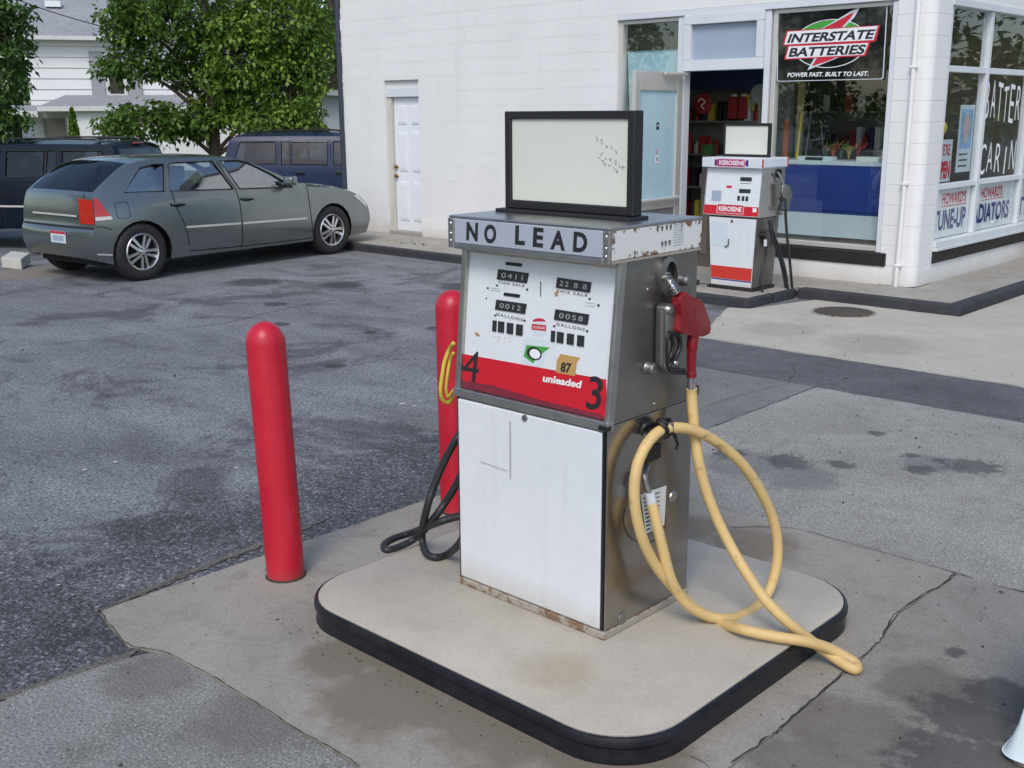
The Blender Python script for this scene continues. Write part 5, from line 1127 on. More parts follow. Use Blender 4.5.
for sd_ in (1, -1):
    nm = car.side('body_side', car.outline(zb), list(win.values()), sd_, car.paint, car.root)
    for w_ in win.values(): car.side('side_window', w_, [], sd_, M['carglass'], car.root, -.012, (.3, .3))
    for w_ in (win['quarter'], win['rear'], win['front']):
        bm = bmesh.new(); add_tube(bm, [car.W(p[0], sd_*(car.Y(p[0], p[1])+.001), p[1]) for p in w_], .009, 6, True); bmobj('window_seal', bm, M['black'], car.root, 1)
    if sd_ == 1:
        for pts in ([(1.36, .24), (1.37, .6), (1.36, .95)], [(.46, .985), (.47, .80), (.56, .55), (.60, .34)], [(2.47, .91), (2.47, .6), (2.52, .24)], [(.60, .275), (1.36, .255), (2.5, .25)], [(1.36, .95), (1.27, 1.10), (1.20, 1.27)]): car.line('door_seam', pts, sd_, M['well'], .006)
        for x0 in (.50, 1.49):
            hnd = car.lbox('door_handle', (x0-.09, car.Y(x0, .83)+.005, .815), (x0+.09, car.Y(x0, .83)+.035, .845), car.paint, None, .008); car.line('handle_recess', [(x0-.10, .82), (x0, .805), (x0+.10, .82)], sd_, M['well'], .016, hnd)
        car.line('side_moulding', [(.56, .555), (1.35, .535)], sd_, M['alu'], .012, None, .012); car.line('side_moulding', [(1.375, .535), (2.40, .515)], sd_, M['alu'], .012, None, .012)
        bm = bmesh.new(); add_tube(bm, [car.W(p[0], car.Y(p[0], p[1])+.001, p[1]) for p in [(-.20+x, .80+z) for x, z in rrect(-.075, -.085, .075, .085, .025, 3)]], .003, 5, True); bmobj('fuel_flap', bm, M['well'], car.root)
        car.line('bumper_strip', [(-.53, .345), (-.45, .335), (-.37, .325)], sd_, M['alu'], .008, None, .008); car.line('bumper_seam', [(-.525, .64), (-.45, .635), (-.35, .60)], sd_, M['well'], .005)
        mm = car.lbox('wing_mirror', (2.06, .80, .95), (2.18, .96, 1.06), car.paint, None, .03, 3); car.lbox('mirror_foot', (2.12, .74, .94), (2.2, .82, .97), M['black'], mm, .006)
        tl = car.side('tail_lamp', [(-.518, .70), (-.33, .705), (-.38, .80), (-.455, .945), (-.488, .945), (-.513, .80)], [], sd_, M['lamp_red'], car.root, .008, (.08, .06)); car.side('clear_lens', [(-.517, .705), (-.335, .71), (-.35, .745), (-.515, .745)], [], sd_, M['lamp_clear'], tl, .011, (.1, .1))
        car.side('head_lamp', [(3.36, .70), (3.60, .56), (3.57, .64), (3.38, .755), (3.30, .745)], [], sd_, M['lamp_clear'], car.root, .006, (.08, .06))
        car.strip('tail_lamp', 13, 19, M['lamp_red'], .66, 1.0, 5, None, .008)
nE = 4
car.strip('rear_body', 0, 6*nE, car.paint); car.strip('rear_window', 6*nE, 8*nE, M['carglass_dark'], -.93, .93)
for a, b in ((-1, -.932), (.932, 1)): car.strip('rear_pillar', 6*nE, 8*nE, car.paint, a, b, 3)
car.strip('roof', 8*nE, 11*nE, car.paint); car.strip('windscreen', 11*nE, 13*nE, M['carglass'], -.9, .9)
for a, b in ((-1, -.902), (.902, 1)): car.strip('front_pillar', 11*nE, 13*nE, car.paint, a, b, 3)
car.strip('bonnet', 13*nE, 16*nE, car.paint); car.strip('front_bumper', 16*nE, 20*nE, car.paint)
car.strip('bumper_gap', 11, 12, M['well'], -.97, .97, 12, None, .003); car.strip('hatch_gap', 13, 23, M['well'], .785, .795, 1, None, .003)
car.strip('grille', 17*nE+1, 18*nE, M['well'], -.45, .45, 8, None, .01)
car.lbox('underbody', (-.42, -.60, .19), (3.45, .60, .60), M['well']); car.lbox('floor_pan', (.42, -.77, .20), (2.46, .77, .40), M['well'])
car.lbox('rear_shelf', (-.35, -.62, .62), (.3, .62, .84), M['seat']); car.lbox('dashboard', (2.0, -.7, .62), (2.45, .7, .90), M['well'])
for x, y in ((1.35, .36), (1.35, -.36)):
    st = car.lbox('seat', (x-.06, y-.24, .6), (x+.10, y+.24, 1.02), M['seat'], None, .05, 3); car.lbox('headrest', (x-.06, y-.12, 1.03), (x+.04, y+.12, 1.19), M['seat'], st, .03, 3)
st = car.lbox('rear_seat', (.25, -.6, .6), (.42, .6, 1.02), M['seat'], None, .05, 3)
for x in (0.0, 2.872):
    for sd_ in (1, -1): car.wheel(x, sd_)
# rear plate and emblem on the tail (seen obliquely)
i_ = 1*nE+2; pA = car.at(i_, .10); 
pl_ = prism('licence_plate', [car.W(-.612, y, z) for y, z in ((-.02, .44), (.28, .44), (.28, .57), (-.02, .57))], tuple(-car.f*.006), M['white_board'], car.root)
poly('plate_band', [car.W(-.6195, y, z) for y, z in ((-.02, .54), (.28, .54), (.28, .57), (-.02, .57))], M['red_ink'], pl_); poly('plate_characters', [car.W(-.6195, y, z) for y, z in ((.02, .46), (.24, .46), (.24, .52), (.02, .52))], M['film2'], pl_)
prism('chrome_strip', [car.W(-.556, y, z) for y, z in ((-.45, .735), (.45, .735), (.45, .755), (-.45, .755))], tuple(-car.f*.008), M['alu'], car.root)

# ---- two dark sport utilities
def suv(name, R0, heading, zg, label, paint, gl, H_=1.60, lx=1.0, group='sport utilities'):
    k = H_/1.60
    edge = [(-.82, .38), (-.93, .45), (-.94, .62), (-.90, .66), (-.90, .85), (-.88, 1.00), (-.86, 1.06), (-.80, 1.30), (-.70, 1.52), (-.3, 1.55), (1.0, 1.55), (1.62, 1.50), (1.95, 1.28), (2.30, 1.07), (2.45, 1.04), (3.0, 1.01), (3.30, .96), (3.42, .84), (3.46, .60), (3.45, .46), (3.36, .34)]
    cent = [(-.90, .38), (-1.03, .45), (-1.04, .62), (-.97, .66), (-.97, .85), (-.95, 1.00), (-.93, 1.06), (-.86, 1.32), (-.74, 1.55), (-.3, 1.59), (1.0, 1.60), (1.72, 1.53), (2.1, 1.28), (2.5, 1.08), (2.62, 1.06), (3.1, 1.03), (3.42, .97), (3.55, .84), (3.60, .60), (3.60, .46), (3.5, .34)]
    f = lambda L: [(a, z*k) for a, z in L]
    plan = [(-1.0, .95), (-.7, .985), (0, 1), (2.8, 1), (3.2, .96), (3.5, .88)]
    sect = [(.2, .86), (.45*k, .88), (.75*k, .88), (1.0*k, .865), (1.08*k, .845), (1.5*k, .72), (1.56*k, .68), (1.62*k, .64)]
    c = Car(name, R0, heading, zg, label, 'car', paint, plan, sect, f(edge), f(cent), (0.0, 2.72), .355, group); c.f = c.f*lx
    wins = {'cargo_window': f([(-.68, 1.10), (.10, 1.10), (.10, 1.46), (-.55, 1.46)]), 'rear_vent': f([(.20, 1.09), (.36, 1.09), (.36, 1.46), (.20, 1.46)]), 'rear_door_window': f([(.40, 1.09), (1.05, 1.08), (1.05, 1.46), (.40, 1.46)]), 'front_door_window': f([(1.16, 1.08), (2.10, 1.07), (1.95, 1.20), (1.60, 1.46), (1.16, 1.46)])}
    for sd_ in (1, -1):
        c.side('body_side', c.outline(.34*k), list(wins.values()), sd_, paint, c.root)
        for kk, w_ in wins.items(): c.side('side_window', w_, [], sd_, gl, c.root, -.012, (.4, .4))
        for w_ in wins.values():
            bm = bmesh.new(); add_tube(bm, [c.W(p[0], sd_*(c.Y(p[0], p[1])+.001), p[1]) for p in w_], .012, 6, True); bmobj('window_seal', bm, M['black'], c.root, 1)
        c.line('side_moulding', f([(-.85, .66), (-.42, .66)]), sd_, M['alu'], .014, None, .012); c.line('side_moulding', f([(.42, .66), (2.3, .66)]), sd_, M['alu'], .014, None, .012)
        for pts in ([(1.10, .38), (1.10, 1.5)], [(.44, .60), (.32, .85), (.15, 1.05), (.15, 1.48)], [(2.34, .38), (2.32, 1.05)]): c.line('door_seam', f(pts), sd_, M['well'], .005)
        for x0 in (.55, 1.28): c.lbox('door_handle', (x0-.08, sd_*(c.Y(x0, .95*k)+.02)-.014, .93*k), (x0+.08, sd_*(c.Y(x0, .95*k)+.02)+.014, .975*k), M['black'], None, .006)
        c.side('tail_lamp', f([(-.905, .72), (-.80, .72), (-.80, 1.0), (-.885, 1.0)]), [], sd_, M['lamp_red'], c.root, .006)
        bm = bmesh.new(); yy = .60; add_tube(bm, catmull([c.W(-.45, sd_*yy, 1.55*k), c.W(-.40, sd_*yy, 1.615*k), c.W(.4, sd_*yy, 1.63*k), c.W(1.0, sd_*yy, 1.625*k), c.W(1.1, sd_*yy, 1.56*k)], 5), .016, 6); bmobj('roof_rail', bm, M['black'], c.root, 1)
    for x in (-.3, .8): c.lbox('roof_bar', (x-.02, -.6, 1.605*k), (x+.02, .6, 1.635*k), M['black'], None, .006)
    nE = 4
    c.strip('tailgate', 0, 6*nE, paint); c.strip('rear_window', 6*nE, 8*nE, gl, -.84, .84)
    for a, b in ((-1, -.842), (.842, 1)): c.strip('rear_pillar', 6*nE, 8*nE, paint, a, b, 3)
    c.strip('roof', 8*nE, 11*nE, paint); c.strip('windscreen', 11*nE, 13*nE, gl, -.9, .9)
    for a, b in ((-1, -.902), (.902, 1)): c.strip('front_pillar', 11*nE, 13*nE, paint, a, b, 3)
    c.strip('bonnet', 13*nE, 16*nE, paint); c.strip('front_bumper', 16*nE, 20*nE, paint)
    c.lbox('brake_light', (-.80, -.13, 1.545*k), (-.76, .13, 1.565*k), M['lamp_red'], None, .004)
    c.lbox('underbody', (-.8, -.60, .30*k), (3.3, .60, .75*k), M['well']); c.lbox('floor_pan', (.45, -.80, .32*k), (2.28, .80, .6*k), M['well'])
    for x, y in ((1.3, .36), (1.3, -.36)): st = c.lbox('seat', (x-.06, y-.24, .7), (x+.12, y+.24, 1.18*k), M['seat'], None, .05, 3); c.lbox('headrest', (x-.05, y-.12, 1.19*k), (x+.05, y+.12, 1.34*k), M['seat'], st, .03, 3)
    c.lbox('rear_seat', (.3, -.6, .7), (.5, .6, 1.15*k), M['seat'], None, .05, 3)
    for x in (0.0, 2.72):
        for sd_ in (1, -1): c.wheel(x, sd_)
    return c
SA = np.array([-17.17, 8.55]); sa_ang = math.radians(212.5)      # heading of the navy one
suv('navy_suv', SA, (math.cos(sa_ang), math.sin(sa_ang)), -.25, 'very dark navy sport utility at the left edge behind the hatchback', M['paint_navy'], M['carglass_dark'], 1.68)
suv('blue_suv', np.array([-17.66, 12.45]), (.743, .669), -.25, 'blue sport utility partly hidden behind the white shop wall corner', M['paint_blue'], M['carglass_dark'], 1.72, 1.0)
# pale concrete block at the left edge
t = prism('concrete_block', [gnd(u, v, .0) for u, v in ((2, 268), (22, 270), (31, 263), (12, 261))], (0, 0, .13), M['blockstone'], None, .012, 2); tag(t, 'small pale broken concrete block on the ground at the left edge', 'block')
# ================================================================== HOUSE
HD = 42.0
p0 = onD(32, 113, HD); A20 = math.radians(20); hu = RT*math.cos(A20)+FH*math.sin(A20); hv = FH*math.cos(A20)-RT*math.sin(A20)
HG = -.35; O = np.array([p0[0], p0[1], HG])
def HW(a, d, z): return O+hu*a+hv*d+np.array([0, 0, z])
hs = empty('white_house', tuple(HW(4, 3, 0)), 'white two-storey house with grey shingle roof behind the trees', 'house')
M['siding'] = pm('white_siding', (.78, .78, .77), .6, 0, .04, .8); M['siding_gap'] = flat('siding_shadow', (.30, .31, .33), .8)
M['shutter'] = pm('grey_shutter', (.34, .34, .36), .7, 0, .08, 4); M['house_trim'] = pm('house_trim', (.66, .66, .64), .6)
def shingle():
    b = NB('grey_shingles'); co = b.obj(); br = b.new('ShaderNodeTexBrick'); b.set(br.inputs['Vector'], co); br.inputs['Scale'].default_value = 3.2; br.inputs['Color1'].default_value = (.34, .35, .37, 1); br.inputs['Color2'].default_value = (.27, .28, .30, 1); br.inputs['Mortar'].default_value = (.17, .17, .18, 1); br.inputs['Mortar Size'].default_value = .03
    c = b.mix(b.ramp(b.noise(.8, 5, .6, co), [(.3, 0), (.7, .35)]), br.outputs[0], (.40, .41, .42)); return b.out(c, .9, 0, b.bump(br.outputs['Fac'], -.4, .02))
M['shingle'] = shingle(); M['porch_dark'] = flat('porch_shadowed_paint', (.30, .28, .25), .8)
def hprism(name, pts, d, mat, par): return prism(name, [HW(*p) for p in pts], tuple(hu*d[0]+hv*d[1]+np.array([0, 0, d[2]])), mat, par)
EV = 4.95; LEN = 11.0; DEP = 8.0
hw = hprism('wall', [(.06, .07, 0), (LEN, .07, 0), (LEN, DEP, 0), (.06, DEP, 0)], (0, 0, EV), M['siding_gap'], hs)
bh_ = .385; nb = int(EV/bh_)
for k in range(nb+1):
    z0, z1 = k*bh_+.012, min((k+1)*bh_, EV)
    if z1-z0 < .05: continue
    hprism('siding_board', [(0, 0.0, z0), (LEN, 0.0, z0), (LEN, .03, z1), (0, .03, z1)], (0, .05, 0), M['siding'], hw)
    hprism('siding_board', [(-.005, .06, z0), (-.005, DEP, z0), (.02, DEP, z1), (.02, .06, z1)], (.05, 0, 0), M['siding'], hw)
RH = 1.9
rf = hprism('roof', [(-.35, -.45, EV), (-.35, DEP+.45, EV), (-.35, DEP/2, EV+RH+.2)], (LEN+.7, 0, 0), M['shingle'], hs)
hprism('gutter', [(-.36, -.50, EV-.12), (-.36, -.42, EV-.12), (-.36, -.42, EV+.02), (-.36, -.50, EV+.02)], (LEN+.72, 0, 0), M['house_trim'], hs)
hprism('soffit', [(-.3, -.42, EV-.10), (LEN+.3, -.42, EV-.10), (LEN+.3, -.01, EV-.02), (-.3, -.01, EV-.02)], (0, 0, .02), M['house_trim'], hs)
pv_ = onP(53, 7, HW(0, -.45, EV+.03), np.cross(hu, (HW(0, DEP/2, EV+RH+.2)-HW(0, -.45, EV))))
prism('roof_vent', [pv_+hu*a+hv*b for a, b in ((-.28, -.15), (.28, -.15), (.32, .15), (-.24, .15))], (0, 0, .22), M['white_ink'], rf)
def hpix(u, v, off=0.0): return onP(u, v, HW(0, -off, 0), hv)
def hloc(u, v):
    p = hpix(u, v)-O; return float(p@hu), float(p[2])
def hwin(u0, v0, u1, v1, par=hs, shutters=True):
    a0, z1 = hloc(u0, v0); a1, z0 = hloc(u1, v1)
    w = hprism('window', [(a0, -.06, z0), (a1, -.06, z0), (a1, -.06, z1), (a0, -.06, z1)], (0, .05, 0), M['house_trim'], par)
    m = .12; zm = (z0+z1)/2
    for za, zb2 in ((z0+m, zm-.03), (zm+.03, z1-m)): hprism('pane', [(a0+m, -.068, za), (a1-m, -.068, za), (a1-m, -.068, zb2), (a0+m, -.068, zb2)], (0, .006, 0), M['dark_glass'], w)
    if shutters:
        for s0, s1 in ((a0-.52, a0-.06), (a1+.06, a1+.52)): hprism('shutter', [(s0, -.07, z0+.05), (s1, -.07, z0+.05), (s1, -.07, z1-.05), (s0, -.07, z1-.05)], (0, .05, 0), M['shutter'], par)
hwin(103, 50, 128, 97); hwin(208, 50, 233, 97)
# porch roofs
pe, pt = hloc(42, 107)[1], hloc(90, 95)[1]
pa = hloc(40, 105)[0]
por = hprism('porch_roof', [(pa, -2.0, pe), (pa+.9, -.01, pt), (pa+.02, -.01, pe)], (7.5, 0, 0), M['shingle'], hs)
hprism('porch_fascia', [(pa-.02, -2.05, pe-.16), (pa+7.55, -2.05, pe-.16), (pa+7.55, -2.05, pe+.01), (pa-.02, -2.05, pe+.01)], (0, .05, 0), M['house_trim'], hs)
hprism('porch_wall', [(pa+1.0, -1.8, 0), (pa+7.4, -1.8, 0), (pa+7.4, -.02, 0), (pa+1.0, -.02, 0)], (0, 0, pe-.03), M['siding'], hs)
hprism('porch_roof', [(-1.2, -1.5, pe-.25), (pa-.03, -1.5, pe-.25), (pa-.03, .0, pe-.05), (-1.2, .0, pe-.05)], (0, 0, .12), M['shingle'], hs)
hprism('porch_fascia', [(-1.25, -1.56, pe-.36), (pa-.04, -1.56, pe-.36), (pa-.04, -1.56, pe-.14), (-1.25, -1.56, pe-.14)], (0, .05, 0), M['house_trim'], hs)
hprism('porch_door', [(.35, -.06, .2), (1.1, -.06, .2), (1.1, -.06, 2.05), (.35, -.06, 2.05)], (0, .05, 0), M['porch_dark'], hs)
for a in (-1.0, pa+.9): hprism('porch_post', [(a, -1.45, 0), (a+.12, -1.45, 0), (a+.12, -1.33, 0), (a, -1.33, 0)], (0, 0, pe-.37), M['house_trim'], hs)
w0, w1 = HW(-1.5, -3.0, 6.6), HW(6.0, -.4, EV-.15)
cab = tube('overhead_cable', [w0+(w1-w0)*t+np.array([0, 0, -.35*4*t*(1-t)]) for t in np.linspace(-.3, 1, 24)], .018, M['ink'], None, 5); tag(cab, 'thin dark overhead cable sagging across the front of the white house', 'cable')
# small pale outbuilding behind the blue vehicle
gp = onD(322, 113, 30.0); ga = math.radians(8); gu = RT*math.cos(ga)+FH*math.sin(ga); gv_ = FH*math.cos(ga)-RT*math.sin(ga)
def GW(a, d, z): return np.array([gp[0], gp[1], -.3])+gu*a+gv_*d+np.array([0, 0, z])
ob = empty('outbuilding', tuple(GW(2, 2, 0)), 'pale outbuilding with shallow roof glimpsed between tree and shop wall', 'building')
prism('wall', [GW(0, 0, 0), GW(6, 0, 0), GW(6, 5, 0), GW(0, 5, 0)], (0, 0, 2.25), M['siding'], ob)
prism('roof', [GW(-.4, -.4, 2.62), GW(-.4, 5.4, 2.62), GW(6.4, 5.4, 2.1), GW(6.4, -.4, 2.1)], (0, 0, .14), M['house_trim'], ob)
prism('gable', [GW(0, .01, 2.25), GW(0, 4.99, 2.25), GW(0, 4.99, 2.6), GW(0, .01, 2.6)], tuple(gu*3), M['siding'], ob)
# ================================================================== TREES
def leafmat(name, c0, c1, c2):
    b = NB(name); at = b.new('ShaderNodeAttribute'); at.attribute_name = 'tone'
    c = b.ramp(at.outputs['Fac'], [(0, c0), (.55, c1), (1, c2)]); nm = None
    m = b.out(c, .5, 0)
    tr = b.new('ShaderNodeBsdfTranslucent'); b.set(tr.inputs[0], b.mix(.35, c, (.22, .32, .03))); mx = b.new('ShaderNodeMixShader'); mx.inputs[0].default_value = .28
    o_ = b.t.nodes['Material Output']; b.t.links.new(b.p.outputs[0], mx.inputs[1]); b.t.links.new(tr.outputs[0], mx.inputs[2]); b.t.links.new(mx.outputs[0], o_.inputs[0]); return m
M['leaf_a'] = leafmat('broad_leaves', (.048, .105, .014), (.125, .225, .028), (.30, .42, .065))
M['leaf_b'] = leafmat('dark_leaves', (.030, .075, .014), (.065, .135, .026), (.13, .22, .045))
M['leaf_c'] = leafmat('light_leaves', (.05, .09, .015), (.095, .16, .026), (.16, .24, .05))
LEAF = np.array([(0, 0, 0), (.35, .30, -.05), (.42, 0, .06), (.35, -.30, -.05), (1.0, 0, -.12)])
LF = np.array([(0, 1, 2), (0, 2, 3), (1, 4, 2), (2, 4, 3)])
def leaves(name, pos, size, mat, parent, droop=.5, tone=None, out=None):
    n = len(pos); az = rng.uniform(0, 2*np.pi, n); pt = rng.normal(-droop, .45, n); rl = rng.normal(0, .5, n)
    d = np.stack([np.cos(az)*np.cos(pt), np.sin(az)*np.cos(pt), np.sin(pt)], 1)
    if out is not None: d = d+out*.7; d /= np.linalg.norm(d, axis=1, keepdims=True)
    s = np.cross(d, [0, 0, 1.0]); s /= np.linalg.norm(s, axis=1, keepdims=True)+1e-9; u = np.cross(s, d)
    s2 = s*np.cos(rl)[:, None]+u*np.sin(rl)[:, None]; u2 = np.cross(s2, d); sz = size*rng.uniform(.6, 1.25, n)
    v = pos[:, None, :]+sz[:, None, None]*(LEAF[None, :, 0:1]*d[:, None, :]+LEAF[None, :, 1:2]*s2[:, None, :]+LEAF[None, :, 2:3]*u2[:, None, :])
    v = v.reshape(-1, 3); f = (LF[None]+5*np.arange(n)[:, None, None]).reshape(-1, 3)
    me = bpy.data.meshes.new(name); c = np.array(wloc(parent)); v = v-c
    me.vertices.add(len(v)); me.vertices.foreach_set('co', v.ravel().astype(np.float32)); me.loops.add(len(f)*3); me.loops.foreach_set('vertex_index', f.ravel().astype(np.int32))
    me.polygons.add(len(f)); me.polygons.foreach_set('loop_start', np.arange(0, len(f)*3, 3, dtype=np.int32)); me.update(calc_edges=True)
    t = (rng.uniform(0, 1, n) if tone is None else tone); at = me.attributes.new('tone', 'FLOAT', 'POINT'); at.data.foreach_set('value', np.repeat(t, 5).astype(np.float32))
    me.materials.append(mat); o = bpy.data.objects.new(name, me); link(o, parent); o['kind'] = 'stuff'; return o
def tree(name, base, H_, r, blobs, size, mat, label, droop=.5, per=26, clump=.28, cat='tree', group=None, trunk_top=None, dens=1.3):
    t = empty(name, tuple(base), label, cat, group); B = np.array(base); bm = bmesh.new()
    tt = H_*.8 if trunk_top is None else trunk_top
    tp = catmull([B+np.array([0, 0, -.1]), B+np.array([.05, .03, tt*.3]), B+np.array([-.04, .06, tt*.65]), B+np.array([.06, 0, tt])], 6)
    add_tube(bm, tp, list(np.linspace(r*1.2, r*.25, len(tp))), 12); bmobj('trunk', bm, M['bark'], t, 1)
    pos, tone, outd = [], [], []; lb = bmesh.new()
    for bl_ in blobs:
        c, rad, n = bl_[:3]; sunlit_bias = bl_[3] if len(bl_) > 3 else 0.0  # optional painted sunlight, shifts the leaf tone of a blob
        c = np.array(c); rad = np.array(rad); st = B+np.array([0, 0, np.clip((c[2]-B[2])*.62, .5, tt*.97)])
        mid = (st+c)/2+np.array([0, 0, .12*np.linalg.norm(c-st)]); pth = catmull([st, mid, c], 5); add_tube(lb, pth, list(np.linspace(r*.42, .018, len(pth))), 7)
        nc = max(3, int(n*dens)//per)
        u = rng.normal(size=(nc, 3)); u /= np.linalg.norm(u, axis=1, keepdims=True); rr = rng.uniform(.35, 1, nc)**.6
        cc = c+u*rad*rr[:, None]
        for k in range(nc):
            if k % 4 == 0: add_tube(lb, catmull([c, (c+cc[k])/2+np.array([0, 0, .05]), cc[k]], 3), [.018]*3+[.012]*3+[.006], 5)
            cs = clump*rng.uniform(.6, 1.3); m = int(per*rng.uniform(.6, 1.4))
            q = rng.normal(size=(m, 3)); q /= np.linalg.norm(q, axis=1, keepdims=True); q *= (rng.uniform(0, 1, m)**.5)[:, None]
            pos.append(cc[k]+q*cs*np.array([1, 1, .75])); outd.append(q); tone.append(np.clip(sunlit_bias+rng.normal(.45, .14)+rng.normal(0, .18, m), 0, 1))
    bmobj('limbs', lb, M['bark'], t, 1)
    leaves('crown', np.concatenate(pos), size, mat, t, droop, np.concatenate(tone), np.concatenate(outd)); return t
TD = 25.0
def TB(u, v, dd=0.0): return onD(u, v, TD+dd)
tb = TB(213, 150); tb[2] = -.27
k = TD/1100
def blob(u, v, ru, rv, n, dd=0.0, rd=None): return (TB(u, v, dd), (ru*k, (rd or ru)*k, rv*k), n, (u-215)/100*.30)  # sunlit right side painted into the leaf tone, darker towards the left
tree('broadleaf_tree', tb, 9.5, .135, [blob(170, 18, 66, 34, 1500), blob(125, 22, 26, 20, 320, -.3), blob(140, 64, 36, 14, 360, -.4), blob(185, 72, 34, 16, 420, .2), blob(150, 122, 46, 17, 900, -.5), blob(195, 118, 32, 18, 480, -.2), blob(118, 68, 15, 9, 90, -.6), blob(240, 55, 42, 46, 1700, -.3), blob(290, 85, 34, 44, 1500), blob(280, 20, 48, 40, 1700), blob(312, 45, 20, 40, 600, .3), blob(262, 122, 40, 18, 620, -.3), blob(305, 125, 20, 20, 330), blob(225, 95, 26, 22, 420, .5),
      (TB(150, -55), (2.2, 2.2, 1.2), 1000), (TB(270, -60), (2.3, 2.3, 1.3), 1000), (TB(213, -130), (2.3, 2.3, 1.4), 900)], (.135), M['leaf_a'], 'big broadleaf tree with drooping branches behind the parked vehicles', .6, dens=2.7)
lb_ = onD(-28, 113, 19.0); lb_[2] = -.25
tree('dark_tree', lb_, 7, .13, [(onD(-25, y, 19.0), (.85, .85, .55), 800) for y in (-60, -10, 20, 50, 80, 110, 135)]+[(onD(8, y, 18.8), (.22, .4, .22), 130) for y in (38, 85, 120, 10)], .12, M['leaf_b'], 'dense dark green tree cut off by the left edge of the photo', .7, 24, .2)
sb_ = onD(72, 113, 36.0); sb_[2] = -.3
cp = []; 
t = empty('conical_shrub', tuple(sb_), 'small pointed evergreen shrub in front of the white house porch', 'shrub'); bm = bmesh.new(); add_tube(bm, [sb_, sb_+np.array([0, 0, 1.9])], [.05, .01], 6); bmobj('trunk', bm, M['bark'], t)
zz = rng.uniform(0, 1, 2600)**.8; rad = (1-zz)**.75*.38*np.sqrt(rng.uniform(.25, 1, 2600)); aa = rng.uniform(0, 6.28, 2600); ztop = onD(72, 109, 36.0)[2]
pos = np.stack([sb_[0]+rad*np.cos(aa), sb_[1]+rad*np.sin(aa), -.25+zz*(ztop+.25)], 1); leaves('crown', pos, .09, M['leaf_a'], t, -.9, None, np.stack([np.cos(aa)*.3, np.sin(aa)*.3, .6+0*aa], 1))
for i, (u, D, H_, w, mt, lab) in enumerate(((335, 38, 9, 2.6, 'leaf_c', 'light green tree beyond the outbuilding beside the shop corner'), (290, 62, 13, 5, 'leaf_b', 'tall dark background tree directly behind the big broadleaf tree'), (175, 66, 13, 5, 'leaf_b', 'dark background tree rising behind the right end of the house roof'), (90, 64, 12.5, 4.5, 'leaf_b', 'dark background tree rising behind the middle of the house roof'), (15, 60, 12, 4.5, 'leaf_b', 'dark background tree behind the left end of the house'), (-60, 55, 11, 5, 'leaf_b', 'background tree beyond the dark tree at the left edge'))):
    bp_ = onD(u, 113, D); bp_[2] = -.3
    bl = [(bp_+np.array([rng.uniform(-1, 1)*w*.55, rng.uniform(-1, 1)*w*.55, z]), (w*.55, w*.55, H_*.14), 700) for z in np.linspace(H_*.22, H_*.92, 7)]
    tree('background_tree', bp_, H_, .22, bl, .30 if D > 40 else .2, M[mt], lab, .4, 22, .55 if D > 40 else .4, 'tree', 'background trees')
# trees across the street, mirrored in the shop windows
st0 = None
spots_ = [(3.5, 27), (10, 34), (16, 24), (4, 40), (-19, -16), (-26, -10), (-12, -21), (-5, -24), (3, -26), (-33, -14)]
def street_tree(x, y):
    bp_ = np.array([x, y, 0.0]); bl = [(bp_+np.array([rng.uniform(-1, 1)*1.8, rng.uniform(-1, 1)*1.8, z]), (2.2, 2.2, 1.0), 520) for z in np.linspace(1.3, 7.5, 8)]
    return tree('street_tree', bp_, 8.5, .2, bl, .30, M['leaf_a'], 'leafy street tree across the road, mirrored in the shop glass', .4, 20, .6, 'tree', 'street trees')
for i, (x, y) in enumerate(spots_):
    if i < 2: st0 = street_tree(x, y); continue
    c = st0.copy(); link(c); c.location = (x, y, 0); c.rotation_euler = (0, 0, i*1.7)
    for ch in st0.children: d = ch.copy(); link(d); d.parent = c
# ================================================================== LAST SMALL THINGS
pb = gnd(1003, 759, .012)     # pale blue flared foot at the lower right corner
ft = empty('flared_stand', (pb[0]+.3, pb[1]+.25, .012), 'pale blue flared plastic foot at the lower right corner of the photo', 'stand'); M['paleblue'] = pm('pale_blue_plastic', (.64, .74, .76), .45, 0, .06, 5)
cc_ = np.array([pb[0]+.315, pb[1]+.285])
prof = [(0, .03), (.004, .03), (.018, .06), (.036, .12), (.05, .2), (.058, .3), (.062, .5)]
loop_prism('skirt', rrect(cc_[0]-.33, cc_[1]-.30, cc_[0]+.33, cc_[1]+.30, .05, 5), [(a, z) for a, z in prof], M['paleblue'], ft, .6)
loop_prism('base_plate', rrect(cc_[0]-.315, cc_[1]-.285, cc_[0]+.315, cc_[1]+.285, .05, 5), [(0, .011), (0, .029)], M['rust_edge'], ft, .6)
tg = np.array([-3.98, 13.75, .1]); ty = empty('old_tyre', (tg[0], tg[1], .1), 'black tyre leaning by the side windows at the right edge', 'tyre'); bm = bmesh.new(); add_lathe(bm, [(.18, -.08), (.24, -.10), (.29, -.09), (.31, -.06), (.31, .06), (.29, .09), (.24, .10), (.18, .08)], 32, (tg[0]-.08, tg[1], .41), (1, .05, .12), True); bmobj('tread', bm, M['tyre'], ty, .9); lathe('rim', [(.17, -.08), (.178, -.08), (.178, .08), (.17, .08)], M['alloy'], (tg[0]-.08, tg[1], .41), ty, 32, (1, .05, .12))
wd = gnd(405, 251, .0); bmw = []
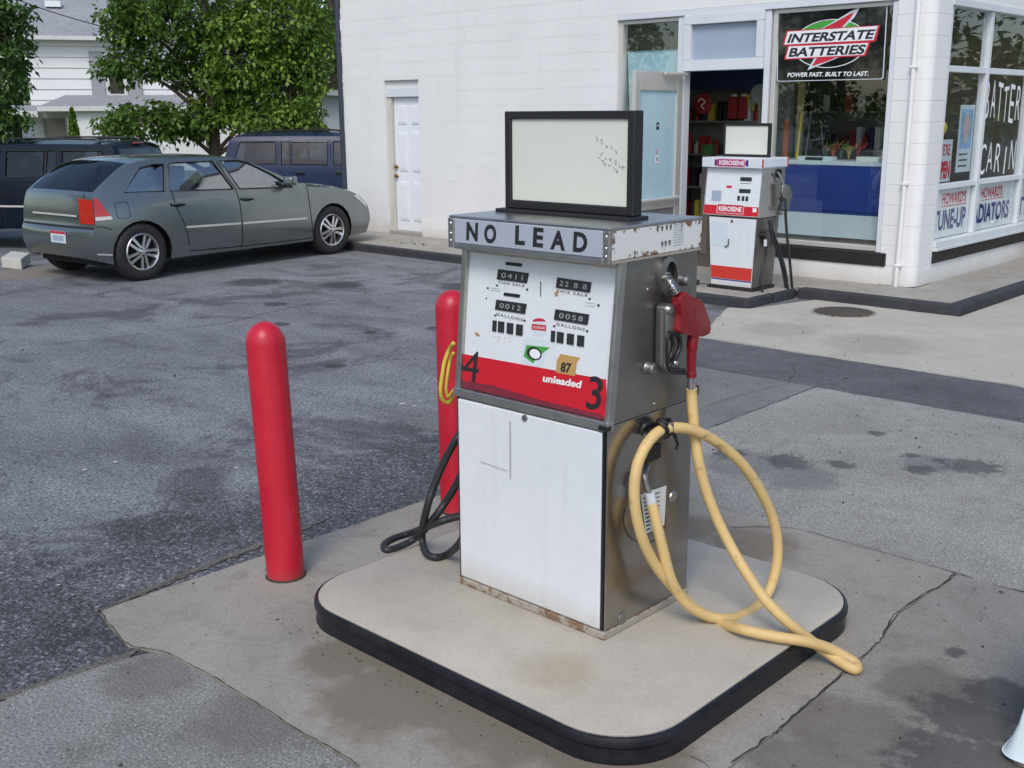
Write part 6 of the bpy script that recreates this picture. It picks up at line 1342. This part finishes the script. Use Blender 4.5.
for i, (u, v) in enumerate(((396, 250), (408, 251), (418, 252))):
    p = gnd(u, v, 0); t = empty('weed', tuple(p), ['small weed growing at the kerb below the side door, leftmost', 'small weed growing at the kerb below the side door, middle', 'small weed growing at the kerb below the side door, rightmost'][i], 'plant', 'kerb weeds')
    q = rng.normal(size=(45, 3))*np.array([.07, .04, .03])+p+np.array([0, 0, .05]); q[:, 2] = np.abs(q[:, 2])+.005; leaves('foliage', q, .05, M['leaf_a'], t, -.3)

# grit and small stones lying on the paving
n = 2600; gx = rng.uniform(-9, 0.5, n); gy = rng.uniform(1.0, 8.5, n)
keep = ~((gx > -3.26) & (gx < -1.53) & (gy > 2.12) & (gy < 3.66)); gx, gy = gx[keep], gy[keep]; n = len(gx)
edge_n = 110; ex = np.concatenate([rng.normal(-3.76, .05, edge_n), rng.uniform(-3.3, -1.6, edge_n)]); ey = np.concatenate([rng.uniform(1.7, 4.2, edge_n), rng.normal(2.12, .025, edge_n)])
gx = np.concatenate([gx, ex]); gy = np.concatenate([gy, ey]); n = len(gx); rr_ = rng.gamma(2.0, .0013, n)+.0012
OC = np.array([(1, 0, 0), (0, 1, 0), (-1, 0, 0), (0, -1, 0), (0, 0, .8), (0, 0, -.5)]); OF = [(0, 1, 4), (1, 2, 4), (2, 3, 4), (3, 0, 4), (1, 0, 5), (2, 1, 5), (3, 2, 5), (0, 3, 5)]
vv = (np.stack([gx, gy, np.full(n, .0125)], 1)[:, None, :]+OC[None]*rr_[:, None, None]*rng.uniform(.6, 1.3, (n, 6, 1))).reshape(-1, 3)
ff = (np.array(OF)[None]+6*np.arange(n)[:, None, None]).reshape(-1, 3)
me = bpy.data.meshes.new('grit'); me.from_pydata(vv.tolist(), [], ff.tolist()); b = NB('grit'); c = b.ramp(b.noise(55, 2, .5), [(.40, (.04, .038, .035)), (.5, (.10, .096, .09)), (.66, (.22, .205, .185))]); me.materials.append(b.out(c, .9))
go = bpy.data.objects.new('grit', me); link(go); tag(go, 'loose grit and tiny stones scattered over the paving', 'grit', kind='stuff')
